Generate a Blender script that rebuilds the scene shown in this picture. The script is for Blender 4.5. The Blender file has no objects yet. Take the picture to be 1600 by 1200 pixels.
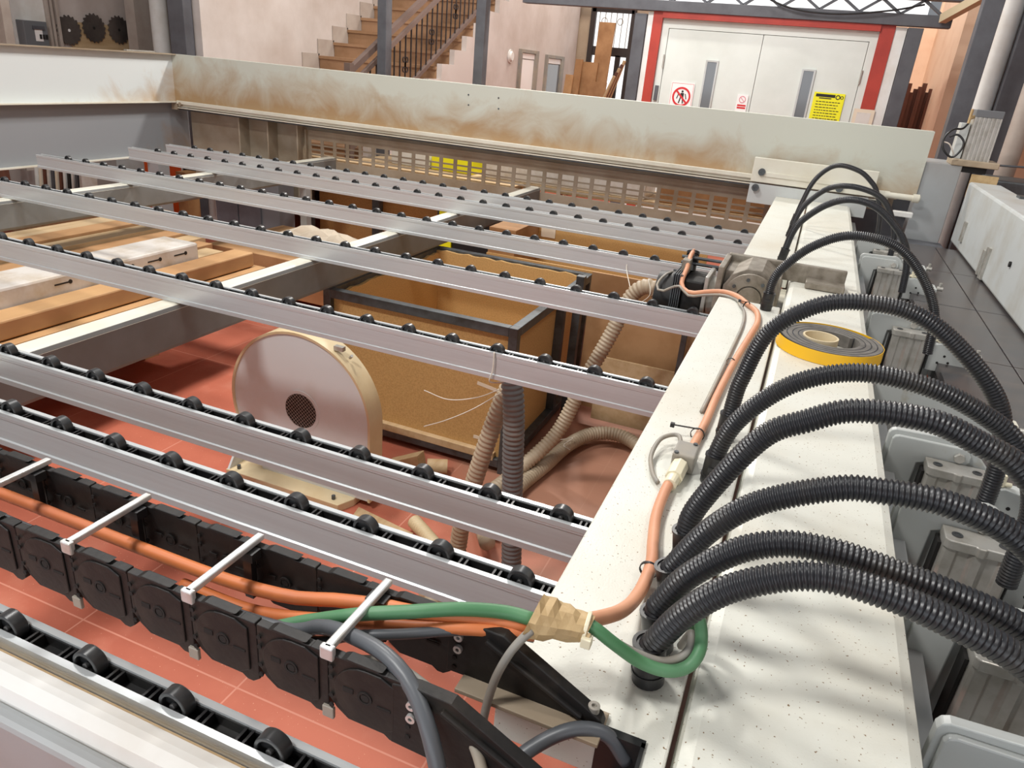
import bpy, math, random
from mathutils import Vector, Matrix
random.seed(7)
S = bpy.context.scene
COL = S.collection
PI = math.pi

# ------------------------------------------------------------------ camera, world, lights
FPX = 1139.82
RM = Matrix(((0.92143, -0.22293, 0.31827), (0.37990, 0.34296, -0.85909), (0.08234, 0.91248, 0.40069)))
CAM = Vector((0, 0, 1.70))
cd = bpy.data.cameras.new('camera'); cam = bpy.data.objects.new('camera', cd); COL.objects.link(cam)
cd.sensor_width = 36; cd.lens = FPX / 1600 * 36; cd.clip_start = 0.02; cd.clip_end = 200
q = RM.to_quaternion(); q.normalize()
cam.rotation_mode = 'QUATERNION'; cam.rotation_quaternion = q; cam.location = CAM
S.camera = cam
S.view_settings.view_transform = 'Standard'; S.view_settings.look = 'None'
S.view_settings.gamma = 1; S.view_settings.exposure = 0.0; S.view_settings.use_curve_mapping = False
w = bpy.data.worlds.new('world'); S.world = w; w.use_nodes = True
w.node_tree.nodes['Background'].inputs[0].default_value = (0.90, 0.94, 1.0, 1)
w.node_tree.nodes['Background'].inputs[1].default_value = 0.26

def area(name, loc, target, size, power, color, sy=None):
    l = bpy.data.lights.new(name, 'AREA'); l.energy = power; l.color = color; l.size = size
    if sy: l.shape = 'RECTANGLE'; l.size_y = sy
    o = bpy.data.objects.new(name, l); COL.objects.link(o); o.location = loc
    d = Vector(target) - Vector(loc); o.rotation_euler = d.to_track_quat('-Z', 'Y').to_euler()
    return o
area('hall_lamp_over_saw', (-2.1, -0.6, 4.6), (-0.8, 1.6, 0.9), 0.8, 120, (1, 0.98, 0.95), 0.25)
area('hall_lamp_over_rails', (-2.7, 2.4, 4.8), (-2.0, 2.2, 0), 0.8, 120, (1, 0.98, 0.95), 0.4)
area('hall_lamp_by_door', (-2.2, 7.1, 4.6), (-3.6, 3.2, 0.6), 0.5, 165, (1, 0.95, 0.89), 0.25)
area('hall_lamp_back', (-3.0, 10.2, 4.6), (-3.8, 10.0, 1.2), 1.0, 80, (1, 0.91, 0.82))
area('fill_back_right', (0.4, 9.6, 4.6), (0.9, 10.6, 1.6), 1.0, 70, (1, 0.95, 0.9))  # fill light added to brighten the peach wall
area('fill_front_of_door', (-2.0, 5.0, 4.6), (-0.7, 8.0, 1.3), 1.0, 110, (1, 0.99, 0.97), 0.4)  # fill light added to brighten the door
area('hall_lamp_over_table', (1.6, 1.4, 4.6), (0.9, 2.2, 0.9), 1.0, 30, (1, 0.97, 0.93), 0.4)

def ray(u, v):
    return RM @ Vector((u - 800, 600 - v, -FPX))
def atY(u, v, Y):
    d = ray(u, v); return CAM + d * ((Y - CAM.y) / d.y)
def atX(u, v, X):
    d = ray(u, v); return CAM + d * ((X - CAM.x) / d.x)
def atZ(u, v, Z):
    d = ray(u, v); return CAM + d * ((Z - CAM.z) / d.z)

# ------------------------------------------------------------------ materials
def srgb(h):
    c = [int(h[i:i + 2], 16) / 255 for i in (0, 2, 4)]
    return tuple((x / 12.92 if x <= 0.04045 else ((x + 0.055) / 1.055) ** 2.4) for x in c) + (1,)

def mat(name, color, rough=0.5, metal=0.0, noise=None, bump=0.0, bscale=200, spec=0.5, specks=None, stretch=None, coat=0):
    """noise=(scale, colour2, lo, hi); specks=(scale, colour, threshold)"""
    m = bpy.data.materials.new(name); m.use_nodes = True
    nt = m.node_tree; N = nt.nodes; L = nt.links
    b = N['Principled BSDF']
    b.inputs['Base Color'].default_value = color; b.inputs['Roughness'].default_value = rough
    b.inputs['Metallic'].default_value = metal; b.inputs['Specular IOR Level'].default_value = spec
    b.inputs['Coat Weight'].default_value = coat
    tc = N.new('ShaderNodeTexCoord'); mp = N.new('ShaderNodeMapping')
    L.new(tc.outputs['Object'], mp.inputs[0])
    if stretch: mp.inputs['Scale'].default_value = stretch
    out = None
    def mix(fac, c1, c2, c1sock=None):
        x = N.new('ShaderNodeMix'); x.data_type = 'RGBA'
        L.new(fac, x.inputs[0])
        if c1sock: L.new(c1sock, x.inputs[6])
        else: x.inputs[6].default_value = c1
        x.inputs[7].default_value = c2
        return x.outputs[2]
    if noise:
        n = N.new('ShaderNodeTexNoise'); n.inputs['Scale'].default_value = noise[0]
        n.inputs['Detail'].default_value = 6; n.inputs['Roughness'].default_value = 0.6
        L.new(mp.outputs[0], n.inputs[0])
        r = N.new('ShaderNodeMapRange'); r.inputs[1].default_value = noise[2]; r.inputs[2].default_value = noise[3]
        L.new(n.outputs[0], r.inputs[0]); out = mix(r.outputs[0], color, noise[1])
    if specks:
        v = N.new('ShaderNodeTexNoise'); v.inputs['Scale'].default_value = specks[0]
        v.inputs['Detail'].default_value = 2
        L.new(tc.outputs['Object'], v.inputs[0])
        r = N.new('ShaderNodeMapRange'); r.inputs[1].default_value = specks[2]; r.inputs[2].default_value = specks[2] + 0.03
        L.new(v.outputs[0], r.inputs[0]); out = mix(r.outputs[0], color, specks[1], out)
    if out: L.new(out, b.inputs['Base Color'])
    if bump:
        n2 = N.new('ShaderNodeTexNoise'); n2.inputs['Scale'].default_value = bscale; n2.inputs['Detail'].default_value = 3
        L.new(mp.outputs[0], n2.inputs[0])
        bp = N.new('ShaderNodeBump'); bp.inputs['Strength'].default_value = bump; bp.inputs['Distance'].default_value = 0.002
        L.new(n2.outputs[0], bp.inputs['Height']); L.new(bp.outputs[0], b.inputs['Normal'])
    return m

M = {}
M['cream'] = mat('speckled_cream_paint', srgb('d6d6cc'), 0.40, noise=(2.2, srgb('c9c3b3'), 0.45, 0.7), specks=(230, srgb('7d6445'), 0.685), bump=0.15, bscale=300)
M['cream_far'] = mat('cream_paint', srgb('dcd9cb'), 0.45, noise=(3, srgb('cbc3ae'), 0.4, 0.75))
M['alu'] = mat('brushed_aluminium', srgb('d2d7d8'), 0.34, 0.40, noise=(2.5, srgb('c3c4c5'), 0.35, 0.75), stretch=(.6, 10, 16))
M['alu_top'] = mat('dusty_aluminium', srgb('d6d8d8'), 0.4, 0.55, noise=(40, srgb('c4bfb6'), 0.45, 0.7))
M['black'] = mat('black_plastic', srgb('1b1b1d'), 0.38, noise=(25, srgb('2a2927'), 0.45, 0.7))
M['black_dusty'] = mat('dusty_black_plastic', srgb('1b1918'), 0.5, noise=(14, srgb('38322c'), 0.52, 0.8), bump=0.2, bscale=120, spec=0.35)
M['black_hose'] = mat('black_conduit', srgb('212226'), 0.36, noise=(12, srgb('35322f'), 0.5, 0.75))
M['wheel'] = mat('dark_rubber_wheel', srgb('2d2f31'), 0.33, noise=(30, srgb('444342'), 0.4, 0.7))
M['grey_paint'] = mat('grey_paint', srgb('a4a7a8'), 0.45, noise=(2, srgb('989490'), 0.4, 0.7))
M['lightgrey'] = mat('light_grey_paint', srgb('c2c6c5'), 0.38, noise=(5, srgb('b4b3ac'), 0.45, 0.7))
M['clamp'] = mat('clamp_grey_paint', srgb('b4b7b4'), 0.33, noise=(14, srgb('9a8c70'), 0.60, 0.80))
M['cyl'] = mat('cast_aluminium', srgb('b9b6af'), 0.36, 0.45, noise=(20, srgb('9d978c'), 0.45, 0.75))
M['steel'] = mat('dark_square_steel', srgb('5c6164'), 0.42, 0.55, noise=(14, srgb('474543'), 0.4, 0.7))
M['greycol'] = mat('grey_column_paint', srgb('5a5b60'), 0.5, noise=(6, srgb('4c4b50'), 0.4, 0.7))
M['osb'] = mat('chipboard', srgb('c69d64'), 0.7, noise=(150, srgb('b58d56'), 0.42, 0.62), bump=0.3, bscale=400)
M['cardboard'] = mat('cardboard', srgb('b58c62'), 0.75, noise=(6, srgb('a47a50'), 0.4, 0.7), stretch=(1, .3, 1))
M['board_pale'] = mat('pale_board', srgb('c7ac86'), 0.6, noise=(8, srgb('b5966c'), 0.4, 0.7), stretch=(3, .3, 3))
M['board_brown'] = mat('brown_board', srgb('a4794f'), 0.6, noise=(5, srgb('8a6039'), 0.4, 0.7))
M['beam_side'] = mat('grey_beam_paint', srgb('7f8180'), 0.5, noise=(3, srgb('6f6d69'), 0.4, 0.7))
M['kraft'] = mat('kraft_package', srgb('c39a6b'), 0.6, noise=(3, srgb('b0855a'), 0.4, 0.7), stretch=(1, .4, 1))
M['gear'] = mat('dusty_cast_housing', srgb('948c80'), 0.42, 0.4, noise=(22, srgb('71685b'), 0.42, 0.7))
M['board_dark'] = mat('dark_brown_board', srgb('6b4131'), 0.55, noise=(8, srgb('573226'), 0.4, 0.7), stretch=(6, 6, .6))
M['wrap'] = mat('white_plastic_wrap', srgb('d8d2cb'), 0.25, noise=(7, srgb('c2b39f'), 0.45, 0.7), bump=0.5, bscale=14)
M['white'] = mat('white_paint', srgb('e6e5e1'), 0.5, noise=(4, srgb('d8d3cb'), 0.45, 0.7))
M['red'] = mat('red_paint', srgb('b23a2b'), 0.5, noise=(5, srgb('9f3024'), 0.4, 0.7))
M['door'] = mat('door_paint', srgb('dfe4de'), 0.45, noise=(2, srgb('d3d8d1'), 0.4, 0.7))
M['yellow'] = mat('yellow_rubber', srgb('ecb71c'), 0.45)
M['felt'] = mat('grey_felt', srgb('6f6b66'), 0.8, noise=(30, srgb('57544f'), 0.4, 0.7))
M['darkblue'] = mat('dark_adhesive', srgb('2c3037'), 0.4)
M['core'] = mat('paper_core', srgb('cdbd9c'), 0.7)
M['orange'] = mat('orange_cable_jacket', srgb('d97d45'), 0.5, noise=(5, srgb('c2704a'), 0.4, 0.7))
M['peach'] = mat('dusty_peach_cable_jacket', srgb('d79c7a'), 0.55, noise=(6, srgb('c68a6a'), 0.4, 0.7))
M['green'] = mat('green_cable_jacket', srgb('4a7d54'), 0.5, noise=(9, srgb('5f8a66'), 0.4, 0.7))
M['greycable'] = mat('grey_cable_jacket', srgb('8c8881'), 0.5, noise=(10, srgb('a09583'), 0.4, 0.7))
M['darkcable'] = mat('dark_grey_cable_jacket', srgb('55585c'), 0.4)
M['tape'] = mat('masking_tape', srgb('c2a77c'), 0.6, noise=(25, srgb('ab8d60'), 0.4, 0.7), bump=0.8, bscale=60)
M['ivory'] = mat('ivory_plastic', srgb('e5dcc0'), 0.45)
M['duct'] = mat('beige_flexible_duct', srgb('b5a48c'), 0.5, noise=(6, srgb('9c8a72'), 0.4, 0.7))
M['duct_dark'] = mat('grey_flexible_duct', srgb('6f706f'), 0.45, noise=(6, srgb('878076'), 0.5, 0.75))
M['fan'] = mat('fan_housing_paint', srgb('d6dcdd'), 0.45, noise=(3, srgb('ccccc6'), 0.5, 0.72))
M['fan_edge'] = mat('fan_rim_paint', srgb('d8c7a3'), 0.5, noise=(4, srgb('ccb48a'), 0.4, 0.7))
M['dark'] = mat('dark_interior', srgb('191614'), 0.8)
M['slate'] = mat('black_table_top', srgb('3f3c3d'), 0.24, noise=(3, srgb('544a45'), 0.4, 0.75), stretch=(1, 5, 1))
M['string'] = mat('white_string', srgb('dcd5c6'), 0.7)
M['plaster'] = mat('pink_plaster', srgb('cbc1bb'), 0.85, noise=(1.6, srgb('b8aaa1'), 0.4, 0.7), bump=0.4, bscale=30)
M['plaster_warm'] = mat('warm_plaster', srgb('bda78f'), 0.85, noise=(1.5, srgb('a98f76'), 0.4, 0.7), bump=0.4, bscale=30)
M['peachwall'] = mat('peach_wall', srgb('e8c6a8'), 0.8, noise=(2, srgb('dcb493'), 0.5, 0.7))
M['marble'] = mat('tan_stair_stone', srgb('a98464'), 0.5, noise=(4, srgb('93704f'), 0.4, 0.7))
M['concrete'] = mat('grey_concrete', srgb('b4a89e'), 0.8, noise=(3, srgb('a09186'), 0.4, 0.7))
M['iron'] = mat('dark_wrought_iron', srgb('3a3230'), 0.5, 0.4)
M['rail_wood'] = mat('brown_handrail', srgb('6d5a52'), 0.5)
M['blade'] = mat('saw_blade_steel', srgb('77706c'), 0.38, 0.7, noise=(5, srgb('5e5855'), 0.4, 0.7))
M['orange_box'] = mat('orange_plastic', srgb('dd5a1a'), 0.5)
M['sign_red'] = mat('sign_red', srgb('d3232a'), 0.5)
M['sign_white'] = mat('sign_white', srgb('f4f1ef'), 0.5)
M['sign_yellow'] = mat('sign_yellow', srgb('f3ee1c'), 0.5)
M['ink'] = mat('black_ink', srgb('1f1c1a'), 0.6)
M['pink_ink'] = mat('pink_ink', srgb('d97d8c'), 0.6)
M['paper'] = mat('yellowed_paper', srgb('e2d3bd'), 0.7)
M['glass'] = mat('dark_glass', srgb('6f7478'), 0.15, spec=0.6)
M['elec'] = mat('grey_enclosure', srgb('6e7073'), 0.5)

def daylight(name, col, s):
    m = bpy.data.materials.new(name); m.use_nodes = True; b = m.node_tree.nodes['Principled BSDF']
    b.inputs['Base Color'].default_value = (0.05, 0.05, 0.05, 1)
    b.inputs['Emission Color'].default_value = col; b.inputs['Emission Strength'].default_value = s
    return m
M['daylit'] = daylight('daylit_frosted_pane', (1, 1, 1, 1), 1.3)
M['fill_glow'] = daylight('front_fill_glow', (.88, .94, 1, 1), 2.6)  # emission for the added fill panel behind the camera

def floor_mat():
    m = mat('red_epoxy_floor', srgb('bb6a53'), 0.55, spec=0.25, noise=(1.3, srgb('a65844'), 0.4, 0.7), specks=(150, srgb('d9a98c'), 0.71))
    nt = m.node_tree; N = nt.nodes; L = nt.links; b = N['Principled BSDF']
    src = b.inputs['Base Color'].links[0].from_socket
    tc = N.new('ShaderNodeTexCoord'); bk = N.new('ShaderNodeTexBrick')
    bk.offset = 0; bk.inputs['Scale'].default_value = 1.0; bk.inputs['Mortar Size'].default_value = 0.003
    bk.inputs['Brick Width'].default_value = 0.6; bk.inputs['Row Height'].default_value = 0.6
    bk.inputs['Color1'].default_value = (0, 0, 0, 1); bk.inputs['Color2'].default_value = (0, 0, 0, 1); bk.inputs['Mortar'].default_value = (1, 1, 1, 1)
    L.new(tc.outputs['Object'], bk.inputs[0])
    x = N.new('ShaderNodeMix'); x.data_type = 'RGBA'; L.new(bk.outputs['Color'], x.inputs[0]); L.new(src, x.inputs[6]); x.inputs[7].default_value = srgb('c98570')
    n = N.new('ShaderNodeTexNoise'); n.inputs['Scale'].default_value = 4; n.inputs['Detail'].default_value = 8
    L.new(tc.outputs['Object'], n.inputs[0])
    r = N.new('ShaderNodeMapRange'); r.inputs[1].default_value = 0.55; r.inputs[2].default_value = 0.8; r.inputs[4].default_value = 0.5
    L.new(n.outputs[0], r.inputs[0])
    y = N.new('ShaderNodeMix'); y.data_type = 'RGBA'; L.new(r.outputs[0], y.inputs[0]); L.new(x.outputs[2], y.inputs[6]); y.inputs[7].default_value = srgb('cf8f78')
    # drift of brown sawdust on the floor beside the ducts
    sp = N.new('ShaderNodeVectorMath'); sp.operation = 'DISTANCE'; sp.inputs[1].default_value = (-.35, 2.95, 0); L.new(tc.outputs['Object'], sp.inputs[0])
    a = N.new('ShaderNodeMath'); a.operation = 'MULTIPLY_ADD'; L.new(n.outputs[0], a.inputs[0]); a.inputs[1].default_value = 1.0; L.new(sp.outputs['Value'], a.inputs[2])
    r2 = N.new('ShaderNodeMapRange'); r2.inputs[1].default_value = 1.75; r2.inputs[2].default_value = 1.1; r2.inputs[4].default_value = 0.85; L.new(a.outputs[0], r2.inputs[0])
    z = N.new('ShaderNodeMix'); z.data_type = 'RGBA'; L.new(r2.outputs[0], z.inputs[0]); L.new(y.outputs[2], z.inputs[6]); z.inputs[7].default_value = srgb('a37a63')
    L.new(z.outputs[2], b.inputs['Base Color'])
    return m
M['floor'] = floor_mat()

def stained(name, base, stain, zlo, zhi, xdir=None, xo=(-1, .25)):
    """paint with settled brown sawdust, thicker low on the web (object/world z), patchy by noise"""
    m = mat(name, base, 0.5)
    nt = m.node_tree; N = nt.nodes; L = nt.links; b = N['Principled BSDF']
    tc = N.new('ShaderNodeTexCoord'); sp = N.new('ShaderNodeSeparateXYZ'); L.new(tc.outputs['Object'], sp.inputs[0])
    mr = N.new('ShaderNodeMapRange'); mr.inputs[1].default_value = zhi; mr.inputs[2].default_value = zlo
    L.new(sp.outputs[2], mr.inputs[0])
    n = N.new('ShaderNodeTexNoise'); n.inputs['Scale'].default_value = 3.2; n.inputs['Detail'].default_value = 9; n.inputs['Roughness'].default_value = 0.62
    n.inputs['Distortion'].default_value = 0.9
    L.new(tc.outputs['Object'], n.inputs[0])
    ad = N.new('ShaderNodeMath'); ad.operation = 'MULTIPLY_ADD'; L.new(n.outputs[0], ad.inputs[0]); ad.inputs[1].default_value = 1.7; ad.inputs[2].default_value = -0.85
    a2 = N.new('ShaderNodeMath'); a2.operation = 'ADD'; L.new(mr.outputs[0], a2.inputs[0]); L.new(ad.outputs[0], a2.inputs[1])
    last = a2.outputs[0]
    if xdir:
        mx = N.new('ShaderNodeMapRange'); mx.inputs[1].default_value = xdir[1]; mx.inputs[2].default_value = xdir[2]; mx.inputs[3].default_value = xo[0]; mx.inputs[4].default_value = xo[1]
        L.new(sp.outputs[xdir[0]], mx.inputs[0])
        a3 = N.new('ShaderNodeMath'); a3.operation = 'ADD'; L.new(last, a3.inputs[0]); L.new(mx.outputs[0], a3.inputs[1]); last = a3.outputs[0]
    r = N.new('ShaderNodeMapRange'); r.inputs[1].default_value = 0.30; r.inputs[2].default_value = 1.15; r.inputs[4].default_value = 0.9; L.new(last, r.inputs[0])
    x = N.new('ShaderNodeMix'); x.data_type = 'RGBA'; L.new(r.outputs[0], x.inputs[0]); x.inputs[6].default_value = base; x.inputs[7].default_value = stain
    L.new(x.outputs[2], b.inputs['Base Color'])
    return m
M['web_far'] = stained('dusty_cream_web', srgb('c4c6ba'), srgb('a07c50'), 1.17, 1.50, (0, 1.0, -5.2), (-.12, .34))
M['web_left'] = stained('dusty_light_web', srgb('d3d9d9'), srgb('b18f66'), 1.12, 1.5, (1, 3.7, 5.2))
M['panel_left'] = stained('dusty_grey_panel', srgb('8e9296'), srgb('90755a'), 0.4, 1.1, (1, 3.9, 5.3))
M['dustgrey'] = mat('dusty_grey_panel_far', srgb('a39683'), 0.6, noise=(3, srgb('8d7a62'), 0.4, 0.7))

# ------------------------------------------------------------------ mesh helpers
class MB:
    def __init__(s): s.v = []; s.f = []; s.mi = []; s.cur = 0
    def add(s, vs, fs):
        n = len(s.v); s.v += [tuple(x) for x in vs]; s.f += [tuple(i + n for i in f) for f in fs]; s.mi += [s.cur] * len(fs); return s
    def box(s, x0, x1, y0, y1, z0, z1):
        vs = [(x, y, z) for z in (z0, z1) for y in (y0, y1) for x in (x0, x1)]
        return s.add(vs, [(0, 2, 3, 1), (4, 5, 7, 6), (0, 1, 5, 4), (2, 6, 7, 3), (0, 4, 6, 2), (1, 3, 7, 5)])
    def bar(s, p0, p1, w, h, up=(0, 0, 1)):
        p0 = Vector(p0); p1 = Vector(p1); d = (p1 - p0).normalized(); up = Vector(up)
        r = d.cross(up)
        if r.length < 1e-4: r = d.cross(Vector((0, 1, 0)))
        r.normalize(); u = r.cross(d).normalized()
        vs = []
        for p in (p0, p1):
            for a, b in ((-1, -1), (1, -1), (1, 1), (-1, 1)): vs.append(p + r * (a * w / 2) + u * (b * h / 2))
        return s.add(vs, [(3, 2, 1, 0), (4, 5, 6, 7), (0, 1, 5, 4), (1, 2, 6, 5), (2, 3, 7, 6), (3, 0, 4, 7)])
    def cyl(s, p0, p1, r, n=20, r1=None, cap=True):
        p0 = Vector(p0); p1 = Vector(p1); d = (p1 - p0).normalized(); r1 = r if r1 is None else r1
        a = d.orthogonal().normalized(); b = d.cross(a)
        vs = []
        for p, rr in ((p0, r), (p1, r1)):
            for i in range(n):
                t = 2 * PI * i / n; vs.append(p + (a * math.cos(t) + b * math.sin(t)) * rr)
        fs = [(i, (i + 1) % n, n + (i + 1) % n, n + i) for i in range(n)]
        if cap: fs += [tuple(range(n - 1, -1, -1)), tuple(range(n, 2 * n))]
        return s.add(vs, fs)
    def ring(s, c, ax, ro, ri, h, n=28):
        c = Vector(c); d = Vector(ax).normalized(); a = d.orthogonal().normalized(); b = d.cross(a)
        vs = []
        for rr, off in ((ro, -h / 2), (ro, h / 2), (ri, h / 2), (ri, -h / 2)):
            for i in range(n):
                t = 2 * PI * i / n; vs.append(c + d * off + (a * math.cos(t) + b * math.sin(t)) * rr)
        fs = []
        for k in range(4):
            for i in range(n):
                j = (i + 1) % n; k2 = (k + 1) % 4
                fs.append((k * n + i, k * n + j, k2 * n + j, k2 * n + i))
        return s.add(vs, fs)
    def prism(s, poly, axis, a0, a1):
        """poly in the two other axes: axis x -> (y,z), y -> (x,z), z -> (x,y)"""
        def P(p, t):
            return {'x': (t, p[0], p[1]), 'y': (p[0], t, p[1]), 'z': (p[0], p[1], t)}[axis]
        n = len(poly); vs = [P(p, a0) for p in poly] + [P(p, a1) for p in poly]
        fs = [tuple(range(n - 1, -1, -1)), tuple(range(n, 2 * n))] + [(i, (i + 1) % n, n + (i + 1) % n, n + i) for i in range(n)]
        return s.add(vs, fs)
    def slab(s, pts, off):
        """planar polygon given by 3D points, thickened by vector off"""
        off = Vector(off); n = len(pts); vs = [Vector(p) for p in pts] + [Vector(p) + off for p in pts]
        fs = [tuple(range(n - 1, -1, -1)), tuple(range(n, 2 * n))] + [(i, (i + 1) % n, n + (i + 1) % n, n + i) for i in range(n)]
        return s.add(vs, fs)
    def tube(s, pts, r, n=12, step=None, prof=None, flat=1.0):
        """swept tube through pts (Catmull-Rom). prof: list of radius factors cycled along the path (corrugation)"""
        P = [Vector(p) for p in pts]
        P = [P[0] * 2 - P[1]] + P + [P[-1] * 2 - P[-2]]
        dense = []
        for i in range(1, len(P) - 2):
            for k in range(24):
                t = k / 24; a, b, c, d = P[i - 1], P[i], P[i + 1], P[i + 2]
                dense.append(0.5 * ((2 * b) + (c - a) * t + (2 * a - 5 * b + 4 * c - d) * t * t + (3 * b - a - 3 * c + d) * t ** 3))
        dense.append(P[-2])
        L = [0]
        for i in range(1, len(dense)): L.append(L[-1] + (dense[i] - dense[i - 1]).length)
        step = step or max(L[-1] / 60, r * 0.6)
        m = max(3, int(L[-1] / step)); res = []; j = 0
        for k in range(m + 1):
            t = L[-1] * k / m
            while j < len(L) - 2 and L[j + 1] < t: j += 1
            f = (t - L[j]) / max(L[j + 1] - L[j], 1e-9); res.append(dense[j].lerp(dense[j + 1], f))
        vs = []; prev = None
        for k, p in enumerate(res):
            d = (res[min(k + 1, m)] - res[max(k - 1, 0)]).normalized()
            if prev is None: a = d.orthogonal().normalized()
            else: a = (prev - d * prev.dot(d)).normalized()
            prev = a; b = d.cross(a)
            rr = r * (prof[k % len(prof)] if prof else 1)
            for i in range(n):
                t = 2 * PI * i / n; vs.append(p + (a * math.cos(t) + b * math.sin(t)) * rr)
        fs = [(k * n + i, k * n + (i + 1) % n, (k + 1) * n + (i + 1) % n, (k + 1) * n + i) for k in range(m) for i in range(n)]
        fs += [tuple(range(n - 1, -1, -1)), tuple(range(m * n, m * n + n))]
        return s.add(vs, fs)
    def build(s, name, m, parent=None, bevel=0, smooth=False, loc=None):
        me = bpy.data.meshes.new(name); me.from_pydata(s.v, [], s.f); me.update()
        ms = m if isinstance(m, (list, tuple)) else [m]
        for x in ms: me.materials.append(M[x])
        if len(ms) > 1: me.polygons.foreach_set('material_index', s.mi)
        import bmesh
        bm = bmesh.new(); bm.from_mesh(me); bmesh.ops.recalc_face_normals(bm, faces=bm.faces); bm.to_mesh(me); bm.free()
        o = bpy.data.objects.new(name, me); COL.objects.link(o)
        if parent: o.parent = parent
        if loc: o.location = loc
        if bevel:
            b = o.modifiers.new('bevel', 'BEVEL'); b.width = bevel; b.segments = 2; b.limit_method = 'ANGLE'; b.angle_limit = 0.6
        if smooth:
            me.polygons.foreach_set('use_smooth', [True] * len(me.polygons))
            if smooth != 'all':
                me.set_sharp_from_angle(angle=0.7)
        return o

def tag(o, label=None, cat=None, group=None, kind=None):
    if label: o['label'] = label
    if cat: o['category'] = cat
    if group: o['group'] = group
    if kind: o['kind'] = kind
    return o
def empty(name, loc, label, cat, group=None):
    o = bpy.data.objects.new(name, None); COL.objects.link(o); o.location = loc; o.empty_display_size = 0.1
    return tag(o, label, cat, group)
def struct(name, mb, m, **k):
    return tag(mb.build(name, m, **k), kind='structure')
def copy_tree(o, parent=None):
    c = o.copy(); COL.objects.link(c)
    if parent: c.parent = parent
    for ch in o.children: copy_tree(ch, c)
    return c

# ------------------------------------------------------------------ the hall
struct('floor', MB().box(-9, 6, -3.5, 13, -0.1, 0), 'floor')
XW, XS = -5.45, -3.95            # plaster wall left of the stairs / wall under the stairs
BY = 12.2
struct('wall_left', MB().box(-7.25, -7.1, -3.5, 13, 0, 5.5), 'plaster')
struct('wall_stair_left', MB().box(XW - 0.15, XW, 5.75, 13, 0, 5.5), 'plaster')
struct('wall_back', MB().box(-7.1, -.2, BY, BY + .15, 0, 2.66).box(-7.1, -3.95, BY, BY + .15, 2.66, 5.5), 'plaster_warm')
struct('wall_back_right', MB().box(-.2, 6, 11.5, 11.65, 0, 2.66).box(1.0, 6, 11.5, 11.65, 2.66, 5.5), 'peachwall')
struct('wall_front', MB().box(-7.1, 5.9, -3.5, -3.4, 0, .9).box(-7.1, 5.9, -3.5, -3.4, 2.9, 5.5).box(-7.1, -5.4, -3.5, -3.4, .9, 2.9).box(2.6, 5.9, -3.5, -3.4, .9, 2.9), 'plaster')
struct('window_5', MB().box(-5.4, 2.6, -3.5, -3.45, .9, 2.9), 'fill_glow')  # unseen glowing panel, added for rail reflections and light from the front
struct('wall_right', MB().box(5.9, 6.05, -3.5, 13, 0, 5.5), 'peachwall')

# ------------------------------------------------------------------ machine frame
FY = 5.17      # front face of the far web
FX = -5.25     # inner face of the left web
g = empty('machine_side_beam', (0, FY, 0), 'long cream steel beam across the back, lower half stained with brown sawdust', 'machine beam')
def P(parent, name, mb, m, **k):
    """part given in world coordinates under a thing whose empty sits at parent.location"""
    o = mb.build(name, m, parent, **k)
    o.matrix_parent_inverse = Matrix.Translation(-Vector(parent.location)); return o
P(g, 'web', MB().box(FX, 0.60, FY, FY + 0.02, 1.165, 1.533).box(FX, 0.60, FY, FY + 0.09, 1.533, 1.539), 'web_far')
P(g, 'guide_rail', MB().box(FX + .06, 0.45, FY - 0.035, FY, 1.165, 1.172).box(FX + .06, 0.45, FY - .052, FY - .035, 1.148, 1.176)
  .box(FX + .06, 0.45, FY - .03, FY + .02, 1.125, 1.165).box(FX + .06, .45, FY - .047, FY - .03, 1.112, 1.120), 'cream_far', bevel=.003)
P(g, 'rack', MB().box(FX + .06, 0.45, FY - .028, FY - .012, 1.100, 1.112), 'steel')
P(g, 'lower_web', MB().box(FX, 0.5, FY + .16, FY + .17, 1.03, 1.13).box(FX, -3.98, FY + .16, FY + .17, 0.35, 1.03), 'dustgrey')
P(g, 'underside', MB().box(FX, 0.5, FY + .02, FY + .16, 1.125, 1.135), 'dustgrey')
for x in (-4.62, -4.32, -4.02):
    P(g, 'stiffener', MB().box(x, x + .012, FY + .04, FY + .16, 0.35, 1.125), 'dustgrey')
b = MB()
for u, v in ((732, 148), (732, 164), (779, 153), (779, 170)):
    p = atY(u, v, FY); b.cyl((p.x, FY + .001, p.z), (p.x, FY - .003, p.z), .006, 10)
P(g, 'rivet', b, 'steel')
# guard grille
gg = empty('guard_grille', (-2, FY + .13, 0.7), 'dusty sheet steel guard with four rows of rectangular slots below the back beam', 'guard')
b = MB(); x0, x1 = -3.97, -0.06; y0, y1 = FY + .125, FY + .131
b.box(x0, x1, y0, y1, 0.985, 1.06).box(x0, x1, y0, y1, 0.66, 0.835)
for k in range(3): b.box(x0, x1, y0, y1, 0.861 + .0385 * k, 0.873 + .0385 * k)
b2 = MB(); x = x0
while x < x1:
    b.box(x, x + .03, y0 - .0005, y1 + .0005, 0.83, .99); x += .1235
P(gg, 'slotted_sheet', b, 'dustgrey')
P(gg, 'stiffening_edge', MB().box(x0 - .01, x0, y0 - .03, y1, .66, 1.06), 'dustgrey')

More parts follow.
